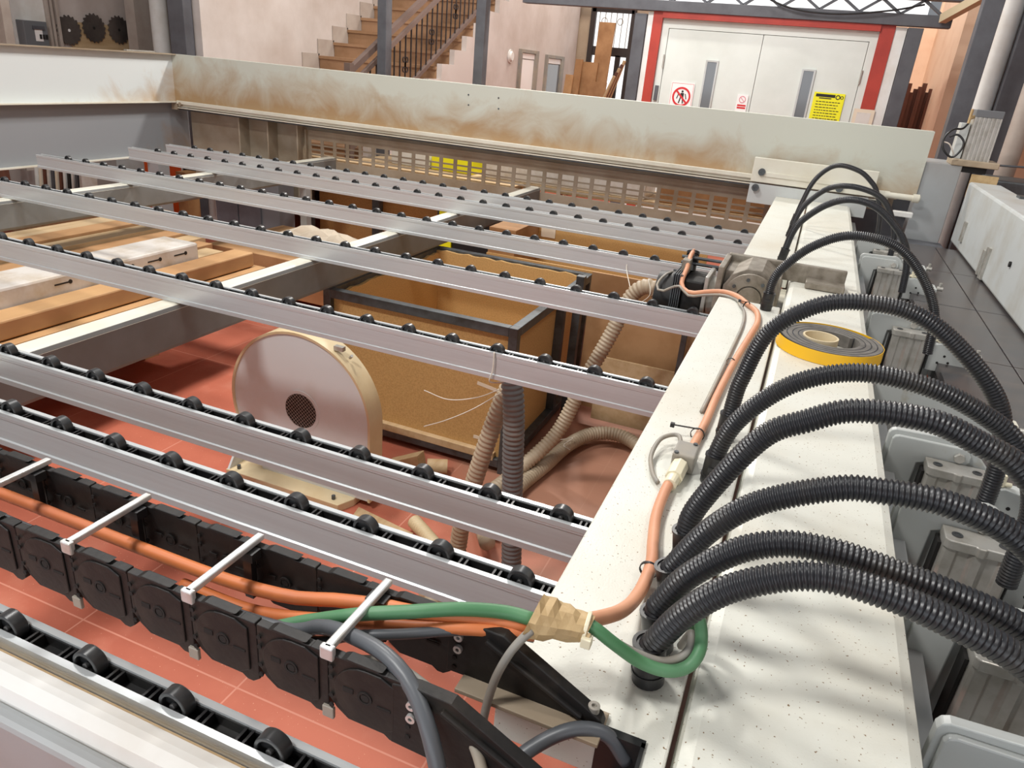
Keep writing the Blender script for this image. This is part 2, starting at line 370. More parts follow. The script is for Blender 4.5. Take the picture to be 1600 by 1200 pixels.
g = empty('machine_end_beam', (FX, 2.4, 0), 'long light grey steel beam running down the left side, sawdust in its far corner', 'machine beam')
P(g, 'web', MB().box(FX - .02, FX, -.6, FY, 1.165, 1.533), 'web_left')
P(g, 'top_flange', MB().box(FX - .04, FX + .05, -.6, FY, 1.533, 1.541), 'dustgrey')
P(g, 'lower_flange', MB().box(FX - .03, FX + .055, -.6, FY + .05, 1.157, 1.165), 'cream_far')
P(g, 'lower_panel', MB().box(FX - .05, FX - .03, -.6, FY + .16, .735, 1.157), 'panel_left')
P(g, 'bottom_flange', MB().box(FX - .05, FX + .02, -.6, FY + .16, .728, .735), 'cream_far')
P(g, 'corner_bracket', MB().box(FX, FX + .06, FY - .05, FY, 1.10, 1.155).cyl((FX + .1, FY - .06, 1.15), (FX + .1, FY - .03, 1.15), .014, 12), 'dustgrey')
for x, y in ((FX + .05, -.2), (FX + .05, 4.9)):
    P(g, 'leg', MB().box(x - .1, x + .02, y - .06, y + .06, 0, .728), 'grey_paint')

nb = empty('machine_near_beam', (-2.5, .4, 0), 'smooth white painted beam along the nearest roller rail, bottom left', 'machine beam')
P(nb, 'beam', MB().box(FX, -.2, .398, .447, .80, .958), 'white', bevel=.02)
P(nb, 'dusty_strip', MB().box(FX, -.2, .447, .460, .86, .925), 'board_pale')
P(nb, 'apron', MB().box(FX, -.2, .375, .399, .30, .936), 'grey_paint', bevel=.008)
for x in (-5.0, -2.5, -.3): P(nb, 'leg', MB().box(x - .06, x + .06, .385, .44, 0, .80), 'grey_paint')

for x, lab, ye in ((-1.925, 'cream topped cross beam under the rails, right beside the red floor', 5.32), (-3.74, 'grey cross beam under the rails, left of the wrapped packages', 5.32)):
    g = empty('cross_beam', (x, 2.4, .8), lab, 'beam', 'cross beams under the roller rails')
    P(g, 'tube', MB().box(x - .04, x + .045, .33, ye, .715, .868), 'beam_side', bevel=.016)
    P(g, 'cream_top', MB().prism([(x - .040, .852), (x - .034, .864), (x - .024, .8685), (x + .029, .8685), (x + .039, .864), (x + .0455, .850), (x + .041, .850), (x - .036, .850)], 'y', .335, ye - .005), 'cream_far')  # cream strip over the upper edges, lighter than the grey tube
    P(g, 'leg', MB().box(x - .03, x + .03, .46, .52, 0, .716), 'grey_paint')
    P(g, 'leg', MB().box(x - .03, x + .03, 4.9, 4.96, 0, .716), 'grey_paint')

# ------------------------------------------------------------------ roller rails
RX0, RX1 = -4.44, -.12
def make_rail():
    root = empty('roller_rail', (0, 0, 0), '', 'roller rail', 'parallel roller rails')
    pr = [(-.0225, .870), (-.0225, .883), (-.019, .885), (-.019, .933), (-.0205, .935), (-.0205, .938), (-.021, .940), (-.021, .95), (-.0115, .95), (-.0115, .925),
          (.0115, .925), (.0115, .95), (.021, .95), (.021, .938), (.019, .935), (.019, .885), (.0225, .883), (.0225, .870)]
    MB().prism(pr, 'x', RX0, RX1).build('aluminium_profile', 'alu', root)
    xs = [-.1435 - .1445 * k for k in range(29)]
    b = MB().box(RX0 + .02, RX1, -.0112, .0112, .9255, .931).box(RX0 + .02, RX1, -.0113, -.0092, .93, .9465).box(RX0 + .02, RX1, .0092, .0113, .93, .9465)
    for x in xs:
        for dx in (-.047, -.037, .037, .047):
            b.box(x + dx - .0018, x + dx + .0018, -.0105, .0105, .931, .9472)
    b.build('roller_cassette', 'black', root)
    me = None
    for x in xs:
        if x > -.16: continue
        if me is None:
            wb = MB().ring((0, 0, 0), (0, 1, 0), .0215, .0158, .0185, 28).cyl((0, -.003, 0), (0, .003, 0), .0165, 24).cyl((0, -.0095, 0), (0, .0095, 0), .0045, 12)
            o = wb.build('roller', 'wheel', root, smooth=True); me = o.data
            bv = o.modifiers.new('bevel', 'BEVEL'); bv.width = .0012; bv.segments = 2; bv.limit_method = 'ANGLE'
        else:
            o = o.copy(); COL.objects.link(o); o.parent = root
        o.location = (x, 0, .9495)
    return root
rail = make_rail()
rl = [(.480, 'aluminium roller rail nearest to the camera, between the white beam and the black cable chain'),
      (.900, 'aluminium roller rail just behind the black cable chain'),
      (1.102, 'aluminium roller rail in front of the fan base, third from the camera'),
      (1.803, 'aluminium roller rail with white string tied to it, crossing above the fan'),
      (2.540, 'aluminium roller rail crossing above the open chipboard crate'),
      (3.245, 'aluminium roller rail ending at the geared motor, long dusty left end'),
      (3.925, 'second aluminium roller rail from the back, in front of the last one'),
      (4.258, 'farthest aluminium roller rail, directly before the slotted guard')]
for i, (y, lab) in enumerate(rl):
    r = rail if i == 0 else copy_tree(rail)
    r.location = (0, y, 0); r['label'] = lab
    r.name = 'roller_rail' if i == 0 else 'roller_rail.%03d' % i

# ------------------------------------------------------------------ pusher beam
BZ = 1.06
pb = empty('pusher_beam', (0, 2.8, 1.0), 'long cream speckled pusher beam running away from the camera under the black hoses', 'machine beam')
def cover(poly, z0=.99):
    return MB().prism(poly, 'z', z0, BZ)
P(pb, 'top_cover', MB().box(-.001, .252, -.6, 5.13, .965, BZ), 'cream', bevel=.02)
P(pb, 'side_cover', cover([(-.200, .578), (-.078, .578), (-.032, .578), (-.032, -.6), (-.006, -.6), (-.006, 2.41), (-.200, 2.41)]), 'cream', bevel=.003)
P(pb, 'side_cover', cover([(-.198, 2.97), (-.006, 2.97), (-.006, 5.12), (-.198, 5.12)]), 'cream', bevel=.003)
P(pb, 'slot_edging', MB().box(-.034, -.030, .30, .578, .985, BZ + .004).box(-.080, -.030, .572, .582, .985, BZ + .004).box(-.060, -.034, .30, .576, .985, .99), 'black')
P(pb, 'underside_ledge', MB().box(-.02, .30, -.6, 5.1, .93, .966).box(.20, .50, -.6, 4.7, .835, .85), 'grey_paint')
P(pb, 'gearbox_seat', MB().box(-.19, .0, 2.41, 2.97, .93, .985), 'cream_far')
# carriage that hangs the pusher on the back beam
g = empty('carriage_plate', (0, 5.13, 1.1), 'cream carriage plate with round bolts joining the pusher to the back beam', 'carriage')
P(g, 'plate', MB().box(-.375, .36, FY - .085, FY - .055, 1.135, 1.285), 'cream_far', bevel=.003)
P(g, 'lower_plate', MB().box(-.375, .34, FY - .075, FY - .05, 1.0, 1.125), 'lightgrey', bevel=.003)
P(g, 'rib', MB().box(-.30, .33, FY - .092, FY - .085, 1.175, 1.20), 'cream_far')
for x, z in ((-.315, 1.20), (-.335, 1.10), (.16, 1.16)):
    P(g, 'bolt', MB().ring((x, FY - .095, z), (0, 1, 0), .022, .010, .02, 20).cyl((x, FY - .10, z), (x, FY - .085, z), .010, 6), 'steel', smooth=True)

# grips : plate + cylinder + gripper head
cl_y = [(3.92, 'farthest grey clamp on the pusher beam, beside the back beam'), (3.50, 'second farthest clamp, half hidden under the thin ribbed hose'),
        (2.54, 'clamp with cast cylinder seen right of the small ribbed hose foot'), (None, ''), (1.54, 'clamp with rusty scuffed plate and hexagon bolt between two thick hoses'),
        (1.262, 'clamp with large cast cylinder below the rusty plate, above the doubled hoses'), (.955, 'clamp under the two crossing thick hoses, dark slot beside it'), (.70, 'nearest clamp, only its light rounded plate top shows in the bottom right corner')]
def hexcyl(p0, p1, r): return MB().cyl(p0, p1, r, 6)
def make_clamp():
    root = empty('pneumatic_clamp', (0, 0, 0), '', 'clamp', 'clamps along the pusher beam')
    arc = [(.405 + .034 * math.cos(t), 1.035 + .034 * math.sin(t)) for t in (1.9, 1.5, 1.1, .7, .3)]
    MB().prism([(.268, .85), (.268, 1.05), (.272, 1.058), (.280, 1.062)] + arc + [(.480, 1.0), (.49, .97), (.49, .85)], 'y', .062, .078).build('back_plate', 'clamp', root, bevel=.002)
    arc = [(.405 + .022 * math.cos(t), 1.033 + .022 * math.sin(t)) for t in (1.8, 1.3, .8, .3, -.3, -.8, -1.4, -2.0)]
    MB().prism([(.276, .86), (.276, 1.043), (.280, 1.05), (.288, 1.053)] + arc + [(.35, 1.006), (.334, 1.0), (.33, .86)], 'y', .052, .0625).build('link_arm', 'clamp', root, bevel=.0025)
    hexcyl((.405, .052, 1.034), (.405, .043, 1.034), .011).build('hexagon_bolt', 'cyl', root, bevel=.001)
    # cylinder with grooved body and notched cap
    x0, x1 = .347, .455
    body = [(x0, .046), (x0, .006), (x0 + .004, .0), (x0 + .020, .0), (x0 + .024, .0035), (x0 + .040, .0035), (x0 + .044, 0), (x0 + .048, -.002), (x0 + .060, -.002), (x0 + .064, 0), (x0 + .068, .0035), (x0 + .084, .0035), (x0 + .088, 0), (x1 - .004, 0), (x1, .006), (x1, .046)]
    c = MB().prism(body, 'z', .875, 1.004).build('cylinder_body', 'cyl', root, bevel=.001)
    cap = [(x0 - .002, .048), (x0 - .002, .002), (x0 + .004, -.004), (x0 + .046, -.004), (x0 + .049, -.009), (x0 + .059, -.009), (x0 + .062, -.004), (x1 - .004, -.004), (x1 + .002, .002), (x1 + .002, .048)]
    c = MB().prism(cap, 'z', 1.004, 1.022).build('cylinder_cap', 'cyl', root, bevel=.002)
    MB().ring((x0 + .018, .02, 1.0225), (0, 0, 1), .009, .005, .002, 16).cyl((x0 + .018, .02, 1.021), (x0 + .018, .02, 1.0226), .005, 12).ring((x1 - .018, .02, 1.0225), (0, 0, 1), .009, .005, .002, 16).cyl((x1 - .018, .02, 1.021), (x1 - .018, .02, 1.0226), .005, 12).build('cap_screw', 'steel', c, smooth=True)
    MB().box(x0 - .006, x0 - .001, .02, .05, .86, 1.0).build('side_gasket', 'dark', root); MB().box(x1 + .001, x1 + .008, .02, .05, .86, 1.0).build('side_gasket', 'dark', root)
    hb = MB().prism([(.470, .90), (.470, .985), (.500, .995), (.560, .985), (.590, .955), (.590, .90)], 'y', .035, .055)
    h = hb.build('gripper_head', 'clamp', root, bevel=.002)
    MB().cyl((.515, .036, .955), (.515, .034, .955), .004, 10).cyl((.53, .036, .935), (.53, .034, .935), .004, 10).cyl((.50, .036, .93), (.50, .034, .93), .004, 10).build('hole', 'dark', h)
    MB().box(.50, .60, .055, .15, .94, .958).build('gripper_top', 'clamp', root, bevel=.002)
    MB().cyl((.60, .07, .96), (.622, .07, .96), .010, 12).cyl((.61, .07, .95), (.61, .07, .985), .006, 10).build('tip_fitting', 'cyl', root, smooth=True)
    MB().cyl((.492, .05, .995), (.492, .05, 1.02), .007, 12).cyl((.48, .05, 1.0), (.51, .05, 1.0), .005, 10).build('air_fitting', 'ivory', root, smooth=True)
    return root
cp = make_clamp(); n = 0
for y, lab in cl_y:
    if y is None: continue
    r = cp if n == 0 else copy_tree(cp)
    r.location = (0, y, 0); r['label'] = lab; r.name = 'pneumatic_clamp' + ('' if n == 0 else '.%03d' % n); n += 1
g = empty('clamp_cover', (.4, 1.98, .9), 'plain grey cover plate with pale top edge between the taped roll and the rusty clamp', 'cover plate')
P(g, 'plate', MB().prism([(.265, .85), (.265, 1.055), (.60, .985), (.60, .85)], 'y', 1.975, 1.985), 'clamp')
P(g, 'top_lip', MB().slab([(.265, 1.975, 1.055), (.60, 1.975, .985), (.60, 2.01, .985), (.265, 2.01, 1.055)], (0, 0, .004)), 'cream_far')
P(g, 'tip_fitting', MB().cyl((.60, 1.98, .975), (.63, 1.98, .975), .009, 12).cyl((.622, 1.98, .96), (.622, 1.98, .995), .006, 10), 'cyl', smooth=True)

# ------------------------------------------------------------------ hoses
def hose(y, pts, label, r=.015, foot_z=BZ, collar=True, smooth=False):
    pts = [(-.048, y, foot_z + .004), ] + [(x, y, z) for x, z in pts]
    root = empty('ribbed_hose', (-.048, y, foot_z), label, 'hose', 'black hoses arching from the pusher beam to the clamps')
    pitch = .0056
    o = P(root, 'corrugated_tube', MB().tube(pts, r, n=14, step=pitch / 4, prof=[1, 1, .84, .84] if not smooth else [1, 1, .93, .93]), 'black_hose', smooth='all')
    if collar:
        p1 = Vector(pts[1]); p0 = Vector(pts[0]); d = (p1 - p0).normalized()
        c = MB().cyl(p0 - d * .002, p0 + d * .05, r + .0035, 20).ring(p0 + d * .05, d, r + .0048, r + .0005, .004, 20).ring(p0 + d * .012, d, r + .0048, r + .002, .004, 20)
        c.box(p0.x - .008, p0.x + .008, p0.y - r - .0055, p0.y - r + .002, p0.z + .026, p0.z + .034)
        P(root, 'foot_collar', c, 'black', smooth=True)
    return root
hl = [(4.059, [(-.03, 1.17), (.00, 1.28), (.05, 1.35), (.11, 1.377), (.20, 1.36), (.26, 1.32), (.298, 1.275), (.34, 1.17), (.36, 1.03)], 'farthest and thinnest black hose arch on the pusher beam', .012, True),
      (3.70, [(-.03, 1.17), (.00, 1.23), (.07, 1.30), (.155, 1.322), (.25, 1.31), (.31, 1.28), (.351, 1.227), (.39, 1.14), (.40, 1.03)], 'second farthest black hose arch, smooth, its collar by the beam seam', .013, True),
      (3.107, [(-.03, 1.18), (.0, 1.24), (.07, 1.305), (.149, 1.335), (.24, 1.32), (.326, 1.258), (.376, 1.193), (.40, 1.12), (.41, 1.02)], 'smooth black hose arch, third from the back, just behind the geared motor', .0135, True),
      (2.35, [(-.046, 1.15), (-.022, 1.205), (.043, 1.277), (.138, 1.324), (.261, 1.313), (.347, 1.243), (.409, 1.14), (.425, 1.02)], 'ribbed black hose arch rising where the orange cable bends, beside the geared motor', .0142, False),
      (1.356, [(-.046, 1.15), (-.040, 1.194), (-.014, 1.289), (.049, 1.351), (.118, 1.374), (.208, 1.371), (.29, 1.326), (.371, 1.246), (.402, 1.15), (.408, 1.02)], 'tall ribbed black hose arch passing over the yellow taped roll', .0152, False),
      (1.169, [(-.046, 1.13), (-.021, 1.197), (.043, 1.271), (.128, 1.311), (.226, 1.311), (.31, 1.285), (.364, 1.247), (.41, 1.16), (.42, 1.02)], 'ribbed black hose arch just in front of the yellow taped roll, collar with two slots', .0155, False),
      (.916, [(-.055, 1.11), (-.045, 1.164), (.011, 1.279), (.061, 1.32), (.111, 1.347), (.189, 1.355), (.244, 1.341), (.301, 1.316), (.38, 1.23), (.41, 1.12), (.41, 1.02)], 'ribbed black hose arch, fourth from the front', .0155, False),
      (.824, [(-.058, 1.10), (-.053, 1.12), (-.020, 1.185), (.027, 1.239), (.1, 1.282), (.148, 1.294), (.219, 1.298), (.296, 1.274), (.37, 1.20), (.41, 1.11), (.42, 1.02)], 'ribbed black hose arch, third from the front, well clear above the doubled pair', .0155, False),
      (.726, [(-.058, 1.11), (-.054, 1.129), (-.031, 1.176), (.013, 1.227), (.058, 1.253), (.105, 1.26), (.153, 1.257), (.221, 1.249), (.29, 1.232), (.37, 1.18), (.41, 1.10), (.42, 1.02)], 'ribbed black hose arch lying directly behind the frontmost one', .015, False),
      (.669, [(-.052, 1.10), (-.047, 1.12), (-.021, 1.173), (.02, 1.222), (.083, 1.26), (.148, 1.265), (.213, 1.254), (.279, 1.234), (.36, 1.18), (.405, 1.10), (.42, 1.02)], 'frontmost thick ribbed black hose arch, its foot hooked by the green cable', .0152, False)]
for y, pts, lab, r, sm in hl: hose(y, pts, lab, r, smooth=sm)

# ------------------------------------------------------------------ roll of felt on the beam
g = empty('felt_roll', (.137, 2.06, BZ), 'flat coil of grey felt with bright yellow backing around a cardboard core', 'tape roll')
def spiral_band(r0, r1, turns, th, z0, z1, ph=0):
    b = MB(); n = int(turns * 48); rows = []
    for i in range(n + 1):
        t = i / n; a = ph + t * turns * 2 * PI; r = r0 + (r1 - r0) * t
        c, s = math.cos(a), math.sin(a)
        rows += [(.137 + c * r, 2.06 + s * r * 1.0, z0), (.137 + c * r, 2.06 + s * r, z1), (.137 + c * (r + th), 2.06 + s * (r + th), z1), (.137 + c * (r + th), 2.06 + s * (r + th), z0)]
    fs = []
    for i in range(n):
        for k in range(4): fs.append((4 * i + k, 4 * i + (k + 1) % 4, 4 * i + 4 + (k + 1) % 4, 4 * i + 4 + k))
    fs += [(0, 1, 2, 3), (4 * n, 4 * n + 1, 4 * n + 2, 4 * n + 3)]
    return b.add(rows, fs)
P(g, 'felt_strip', spiral_band(.062, .122, 4.0, .0115, BZ + .001, BZ + .034, .6), 'felt', smooth=True)
P(g, 'yellow_backing', spiral_band(.1335, .1345, 1.0, .0012, BZ + .001, BZ + .034, 0), 'yellow', smooth=True)
P(g, 'adhesive_liner', spiral_band(.0735, .1335, 4.0, .0025, BZ + .001, BZ + .0335, .6), 'darkblue', smooth=True)
P(g, 'core', MB().ring((.113, 2.055, BZ + .019), (0, 0, 1), .046, .041, .036, 40), 'core', smooth=True)

# ------------------------------------------------------------------ geared motor on the pusher
g = empty('gear_motor', (-.25, 2.7, 1.0), 'dusty grey geared motor lying across the gap in the pusher beam', 'motor')
gx, gy, gz = -.115, 2.70, 1.03
P(g, 'gearbox', MB().cyl((gx, gy - .11, gz), (gx, gy + .10, gz), .098, 12).cyl((gx, gy - .13, gz), (gx, gy - .11, gz), .08, 24).box(gx - .10, gx + .09, gy - .06, gy + .10, .97, 1.10), 'gear', bevel=.003)
P(g, 'output_flange', MB().ring((gx, gy - .135, gz), (0, 1, 0), .085, .045, .014, 32).cyl((gx, gy - .14, gz), (gx, gy - .10, gz), .040, 24), 'gear', smooth=True)
b = MB()
for k in range(8):
    a = k * PI / 4 + .2; b.cyl((gx + .066 * math.cos(a), gy - .15, gz + .066 * math.sin(a)), (gx + .066 * math.cos(a), gy - .14, gz + .066 * math.sin(a)), .006, 8)
P(g, 'flange_bolt', b, 'steel')
P(g, 'mounting_bracket', MB().box(gx - .11, gx + .30, gy + .10, gy + .125, 1.06, 1.125).box(gx - .12, gx - .10, gy - .12, gy + .12, .95, 1.12).box(gx + .17, gx + .30, gy + .02, gy + .1, 1.062, 1.085), 'gear', bevel=.003)
P(g, 'adapter_flange', MB().cyl((-.205, gy, .985), (-.262, gy, .975), .06, 24, .085).box(-.275, -.26, gy - .095, gy + .095, .855, 1.070), 'cyl', bevel=.004)
P(g, 'motor_body', MB().box(-.350, -.275, gy - .085, gy + .085, .865, 1.045), 'black_dusty', bevel=.008)
b = MB()
for k in range(5): b.box(-.357 - k * .0075, -.353 - k * .0075, gy - .095, gy + .095, .86, 1.06)
P(g, 'cooling_fins', b, 'steel')
P(g, 'fan_cowl', MB().cyl((-.388, gy, .955), (-.450, gy, .955), .092, 28, .085), 'black_dusty', smooth=True)
for dz in (0, .022): P(g, 'tie_bar', MB().cyl((-.39, gy + .06, 1.072 + dz), (-.20, gy + .07, 1.072 + dz), .006, 10), 'steel', smooth=True)
P(g, 'terminal_box', MB().box(-.375, -.345, gy - .02, gy + .03, 1.05, 1.10), 'gear', bevel=.003)
pc0, pc1 = atY(1078, 425, 2.76), atY(1083, 396, 2.80)
P(g, 'connector', MB().cyl(pc0, pc1, .020, 16).ring(pc1, pc1 - pc0, .024, .016, .012, 16).ring(pc0.lerp(pc1, .6), pc1 - pc0, .025, .015, .010, 16), 'black', smooth=True)
P(g, 'side_connector', MB().cyl(atY(1052, 425, 2.72), atY(1064, 427, 2.72), .013, 14), 'black', smooth=True)

# ------------------------------------------------------------------ cables over the beam
def cable(name, pts, r, m, label, cat='cable', group=None, n=12):
    o = MB().tube(pts, r, n=n).build(name, m, smooth='all'); return tag(o, label, cat, group)
cz = BZ + .008
cable('motor_cable', [atY(1084, 392, 2.80), atY(1079, 400, 2.74), atY(1073, 420, 2.66), atY(1065, 441, 2.59), atY(1070, 454, 2.55), atY(1085, 458, 2.53), atY(1105, 456, 2.50), atY(1130, 456, 2.45), atY(1152, 463, 2.40), (-.10, 2.34, cz), (-.070, 2.28, cz), (-.058, 2.17, cz), (-.066, 2.02, cz), (-.080, 1.8, cz), (-.090, 1.55, cz), (-.092, 1.40, cz), (-.096, 1.30, cz), (-.100, 1.22, cz + .002)],
      .0085, 'peach', 'dusty peach orange cable from the geared motor along the beam seam')
cable('sensor_cable', [atY(1052, 425, 2.70), atY(1043, 427, 2.66), atY(1031, 437, 2.62), atY(1026, 449, 2.58), atY(1034, 455, 2.57), atY(1050, 449, 2.56), atY(1062, 447, 2.54), atY(1076, 462, 2.52), atY(1102, 461, 2.48), atY(1128, 461, 2.43), atY(1150, 468, 2.39), (-.125, 2.33, cz - .003), (-.105, 2.26, cz - .003), (-.095, 2.12, cz - .003), (-.098, 1.9, cz - .003), (-.104, 1.6, cz - .003), (-.108, 1.45, cz - .003)],
      .0045, 'greycable', 'thin grey cable beside the peach orange cable on the beam')
cable('power_cable', [(-.108, 1.17, cz + .004), (-.112, 1.08, cz + .004), (-.110, 1.0, cz + .003), (-.100, .93, cz + .004), (-.090, .87, 1.077), (-.088, .81, 1.082), (-.091, .755, 1.094), (-.096, .71, 1.112), (-.104, .67, 1.132), atY(912, 971, .618)],
      .0088, 'peach', 'thick peach orange cable leading from the beam seam into the tan tape wrap')
g = empty('cable_plug', (-.10, 1.18, BZ), 'small square grey plug with ivory nut joining two orange cables on the beam', 'plug')
P(g, 'housing', MB().box(-.122, -.082, 1.175, 1.235, BZ + .001, BZ + .035), 'greycable', bevel=.003)
P(g, 'screw', MB().cyl((-.116, 1.18, BZ + .035), (-.116, 1.18, BZ + .038), .004, 10).cyl((-.090, 1.228, BZ + .035), (-.090, 1.228, BZ + .038), .004, 10), 'steel')
P(g, 'cable_gland', MB().cyl((-.105, 1.172, BZ + .016), (-.107, 1.125, BZ + .014), .0155, 8).cyl((-.107, 1.128, BZ + .014), (-.109, 1.10, BZ + .013), .0115, 16), 'ivory', bevel=.001)
cable('loop_cable', [(-.113, 1.225, BZ + .02), (-.128, 1.27, BZ + .025), (-.155, 1.25, BZ + .02), (-.160, 1.19, BZ + .012), (-.145, 1.135, BZ + .008), (-.130, 1.11, BZ + .006)], .0042, 'greycable', 'short grey cable loop bulging left of the small plug on the beam')
ties = [((-.105, 2.32, cz), (.8, -.55, 0), .016, 'black cable tie where the orange cable reaches the hose collar'), ((-.088, 1.78, cz), (.1, 1, 0), .012, 'thin brown cable tie halfway along the orange cable'),
        ((-.098, 1.33, cz), (.0, 1, 0), .014, 'black cable tie with a long tail by the tall hose collar'), ((-.09, .855, 1.074), (0, 1, .1), .0135, 'black cable tie on the peach cable behind the front hose feet')]
for i, (c, ax, r, lab) in enumerate(ties):
    o = MB().ring(c, ax, r, r - .0015, .004, 24)
    if i in (0, 2): o.bar(Vector(c) + Vector((0, 0, r - .002)), Vector(c) + Vector((-.045 if i == 2 else -.02, -.02, r + .004)), .004, .0015).box(c[0] - .052 if i == 2 else c[0] - .026, c[0] - .044 if i == 2 else c[0] - .018, c[1] - .026, c[1] - .018, c[2] + r, c[2] + r + .008)
    tag(o.build('cable_tie', 'black'), lab, 'cable tie', 'cable ties on the beam cables')

# ------------------------------------------------------------------ cable chain
ch = empty('cable_chain', (-.6, .53, 1.14), 'dusty black plastic cable drag chain with pale cross bars, bottom left', 'cable chain')
YN, YF, ZT, PT = .477, .582, 1.140, .0905
def link_mb(y, out):
    """one side link, local to its pin at x=0; y = plane, out = -1 outer face towards -y"""
    h = .040
    poly = [(-.0452, h), (.0448, h), (.0448, -h + .002), (.036, -h - .005), (.028, -h - .005), (.021, -h), (-.022, -h), (-.036, -h + .010), (-.0452, -h + .022)]
    b = MB().prism(poly, 'y', y - .005, y + .005)
    lobe = [(.037 * math.cos(PI / 2 + PI * t / 12) * 1.02, .037 * math.sin(PI / 2 + PI * t / 12)) for t in range(13)] + [(.018, -.037), (.034, -.028), (.034, .030), (.018, .037)]
    f = y + out * .005
    b.prism(lobe, 'y', min(f, f + out * .0022), max(f, f + out * .0022))
    b.prism([(-.030, h), (.012, h), (.020, h + .0035), (-.022, h + .0035)], 'y', y - .0062, y + .0062)
    b.box(.024, .0445, y - .0058, y + .0058, h - .004, h + .001)
    return b
def link_detail(y, out):
    f = y + out * .0074; b = MB()
    b.ring((0, f, .002), (0, 1, 0), .0085, .0060, .0016, 18)
    b.cyl((0, f - .0004, .002), (0, f + .0004, .002), .0048, 12)
    b.box(-.026, -.014, f - .0006, f + .0006, .001, .007).box(.014, .030, f - .0006, f + .0006, -.004, -.001)
    for z in (.026, .013, -.012, -.026): b.cyl((.050, f - .0008, z), (.050, f + .0008, z), .0030, 8)
    return b
near_l = far_l = None
xs = [-.302 - PT * k for k in range(0, 16)]
zc = ZT - .042
for k, x in enumerate(xs):
    for y, out in ((YN, -1), (YF, 1)):
        proto = near_l if y == YN else far_l
        if proto is None:
            o = link_mb(y, out).build('side_link', 'black_dusty', ch, bevel=.0016)
            dtl = link_detail(y, out).build('link_boss', 'dark', o)
            rr = link_detail(y, -out).build('link_boss', 'dark', o)
            if y == YN: near_l = o
            else: far_l = o
        else:
            o = copy_tree(proto, ch)
        o.matrix_parent_inverse = Matrix.Translation(-Vector(ch.location)); o.location = (x, 0, zc)
for k in range(8):
    x = -.345 - 2 * PT * k - .002
    P(ch, 'cross_bar', MB().box(x - .005, x + .005, YN - .008, YF + .008, ZT + .001, ZT + .009).box(x - .008, x + .008, YN - .0095, YN - .002, ZT - .008, ZT + .009), 'alu_top', bevel=.002)
    P(ch, 'bar_clip', MB().box(x - .007, x + .007, YN - .0085, YN - .004, ZT - .088, ZT - .073), 'greycable', bevel=.001)
    P(ch, 'divider', MB().box(x - .006, x + .006, YF - .020, YF - .012, ZT - .07, ZT - .002).box(x - .012, x + .012, YF - .024, YF - .008, ZT - .012, ZT + .0), 'black')
# end brackets
for y, dx in ((YN, 0), (YF, 0)):
    poly = [(-.262, 1.063), (-.262, 1.134), (-.235, 1.140), (-.196, 1.139), (-.080, 1.075), (-.076, 1.066), (-.085, 1.0645), (-.20, 1.0645)]
    if y == YN: poly = [(-.272, 1.055), (-.272, 1.134), (-.245, 1.140), (-.206, 1.139), (-.085, 1.075), (-.081, 1.066), (-.088, 1.0645), (-.17, 1.05)]
    o = P(ch, 'end_bracket', MB().prism(poly, 'y', y - .007, y + .007).bar((-.215, y, 1.128), (-.10, y, 1.072), .026, .005, (0, 0, 1)), 'black_dusty', bevel=.0015)
    for z in (1.118, 1.101):
        MB().ring((-.248, y - .009, z), (0, 1, 0), .0052, .0022, .004, 16).build('rivet', 'alu_top', o)
    P(ch, 'end_bolt', MB().cyl((-.090, y - .0, 1.066), (-.090, y - .0, 1.082), .0065, 16).ring((-.090, y, 1.083), (0, 0, 1), .0065, .003, .004, 16), 'cyl', smooth=True)
P(ch, 'end_mount', MB().box(-.24, -.075, YF - .03, YF + .016, 1.0605, 1.066), 'dustgrey', bevel=.001)
P(ch, 'tie_rod', MB().bar((-.30, YN + .03, 1.050), (-.100, YN + .03, 1.030), .016, .014), 'cream_far', bevel=.004)

ya = .545
cable('orange_cable', [(-1.6, ya + .008, 1.085), (-1.2, ya + .01, 1.085), (-.95, ya + .012, 1.088), (-.80, ya + .008, 1.092), (-.68, ya + .004, 1.096), (-.55, ya + .004, 1.098), (-.46, ya + .008, 1.105), (-.40, ya + .016, 1.118), (-.345, ya + .022, 1.128), (-.29, ya + .026, 1.135), (-.24, ya + .038, 1.142), (-.205, ya + .052, 1.140), (-.17, ya + .056, 1.140)], .0082, 'orange', 'bright orange cable lying in the chain and ending at the tan tape wrap')
cable('orange_cable', [(-.62, ya + .002, 1.066), (-.5, ya - .004, 1.076), (-.38, ya + .0, 1.108), (-.30, ya + .012, 1.124), (-.24, ya + .028, 1.134), (-.205, ya + .044, 1.132), (-.17, ya + .056, 1.132)], .0075, 'orange', 'second orange cable, lower, below the green cable')
cable('green_cable', [(-.8, ya - .04, 1.068), (-.6, ya - .044, 1.068), (-.48, ya - .036, 1.085), (-.41, ya - .02, 1.112), (-.355, ya - .008, 1.134), (-.30, ya + .008, 1.148), (-.25, ya + .03, 1.155), (-.205, ya + .052, 1.152), (-.17, ya + .056, 1.152)], .0078, 'green', 'green cable rising from the chain to the tan tape wrap')
cable('green_cable', [atY(915, 972, .612), atY(935, 986, .613), atY(960, 1006, .618), atY(1000, 1034, .632), atY(1040, 1048, .640), atY(1072, 1043, .652), atY(1091, 1022, .664), atY(1096, 992, .682), atY(1090, 965, .705), (-.012, .735, 1.075)], .0072, 'green', 'green cable hooking round the foot of the frontmost hose')
cable('grey_cable', [atY(925, 985, .614), atY(955, 1000, .625), atY(990, 1019, .640), atY(1030, 1033, .648), atY(1060, 1029, .660), atY(1078, 1012, .672), atY(1080, 990, .690), (-.022, .730, 1.072)], .0050, 'greycable', 'thin dusty grey cable running inside the green cable hook')
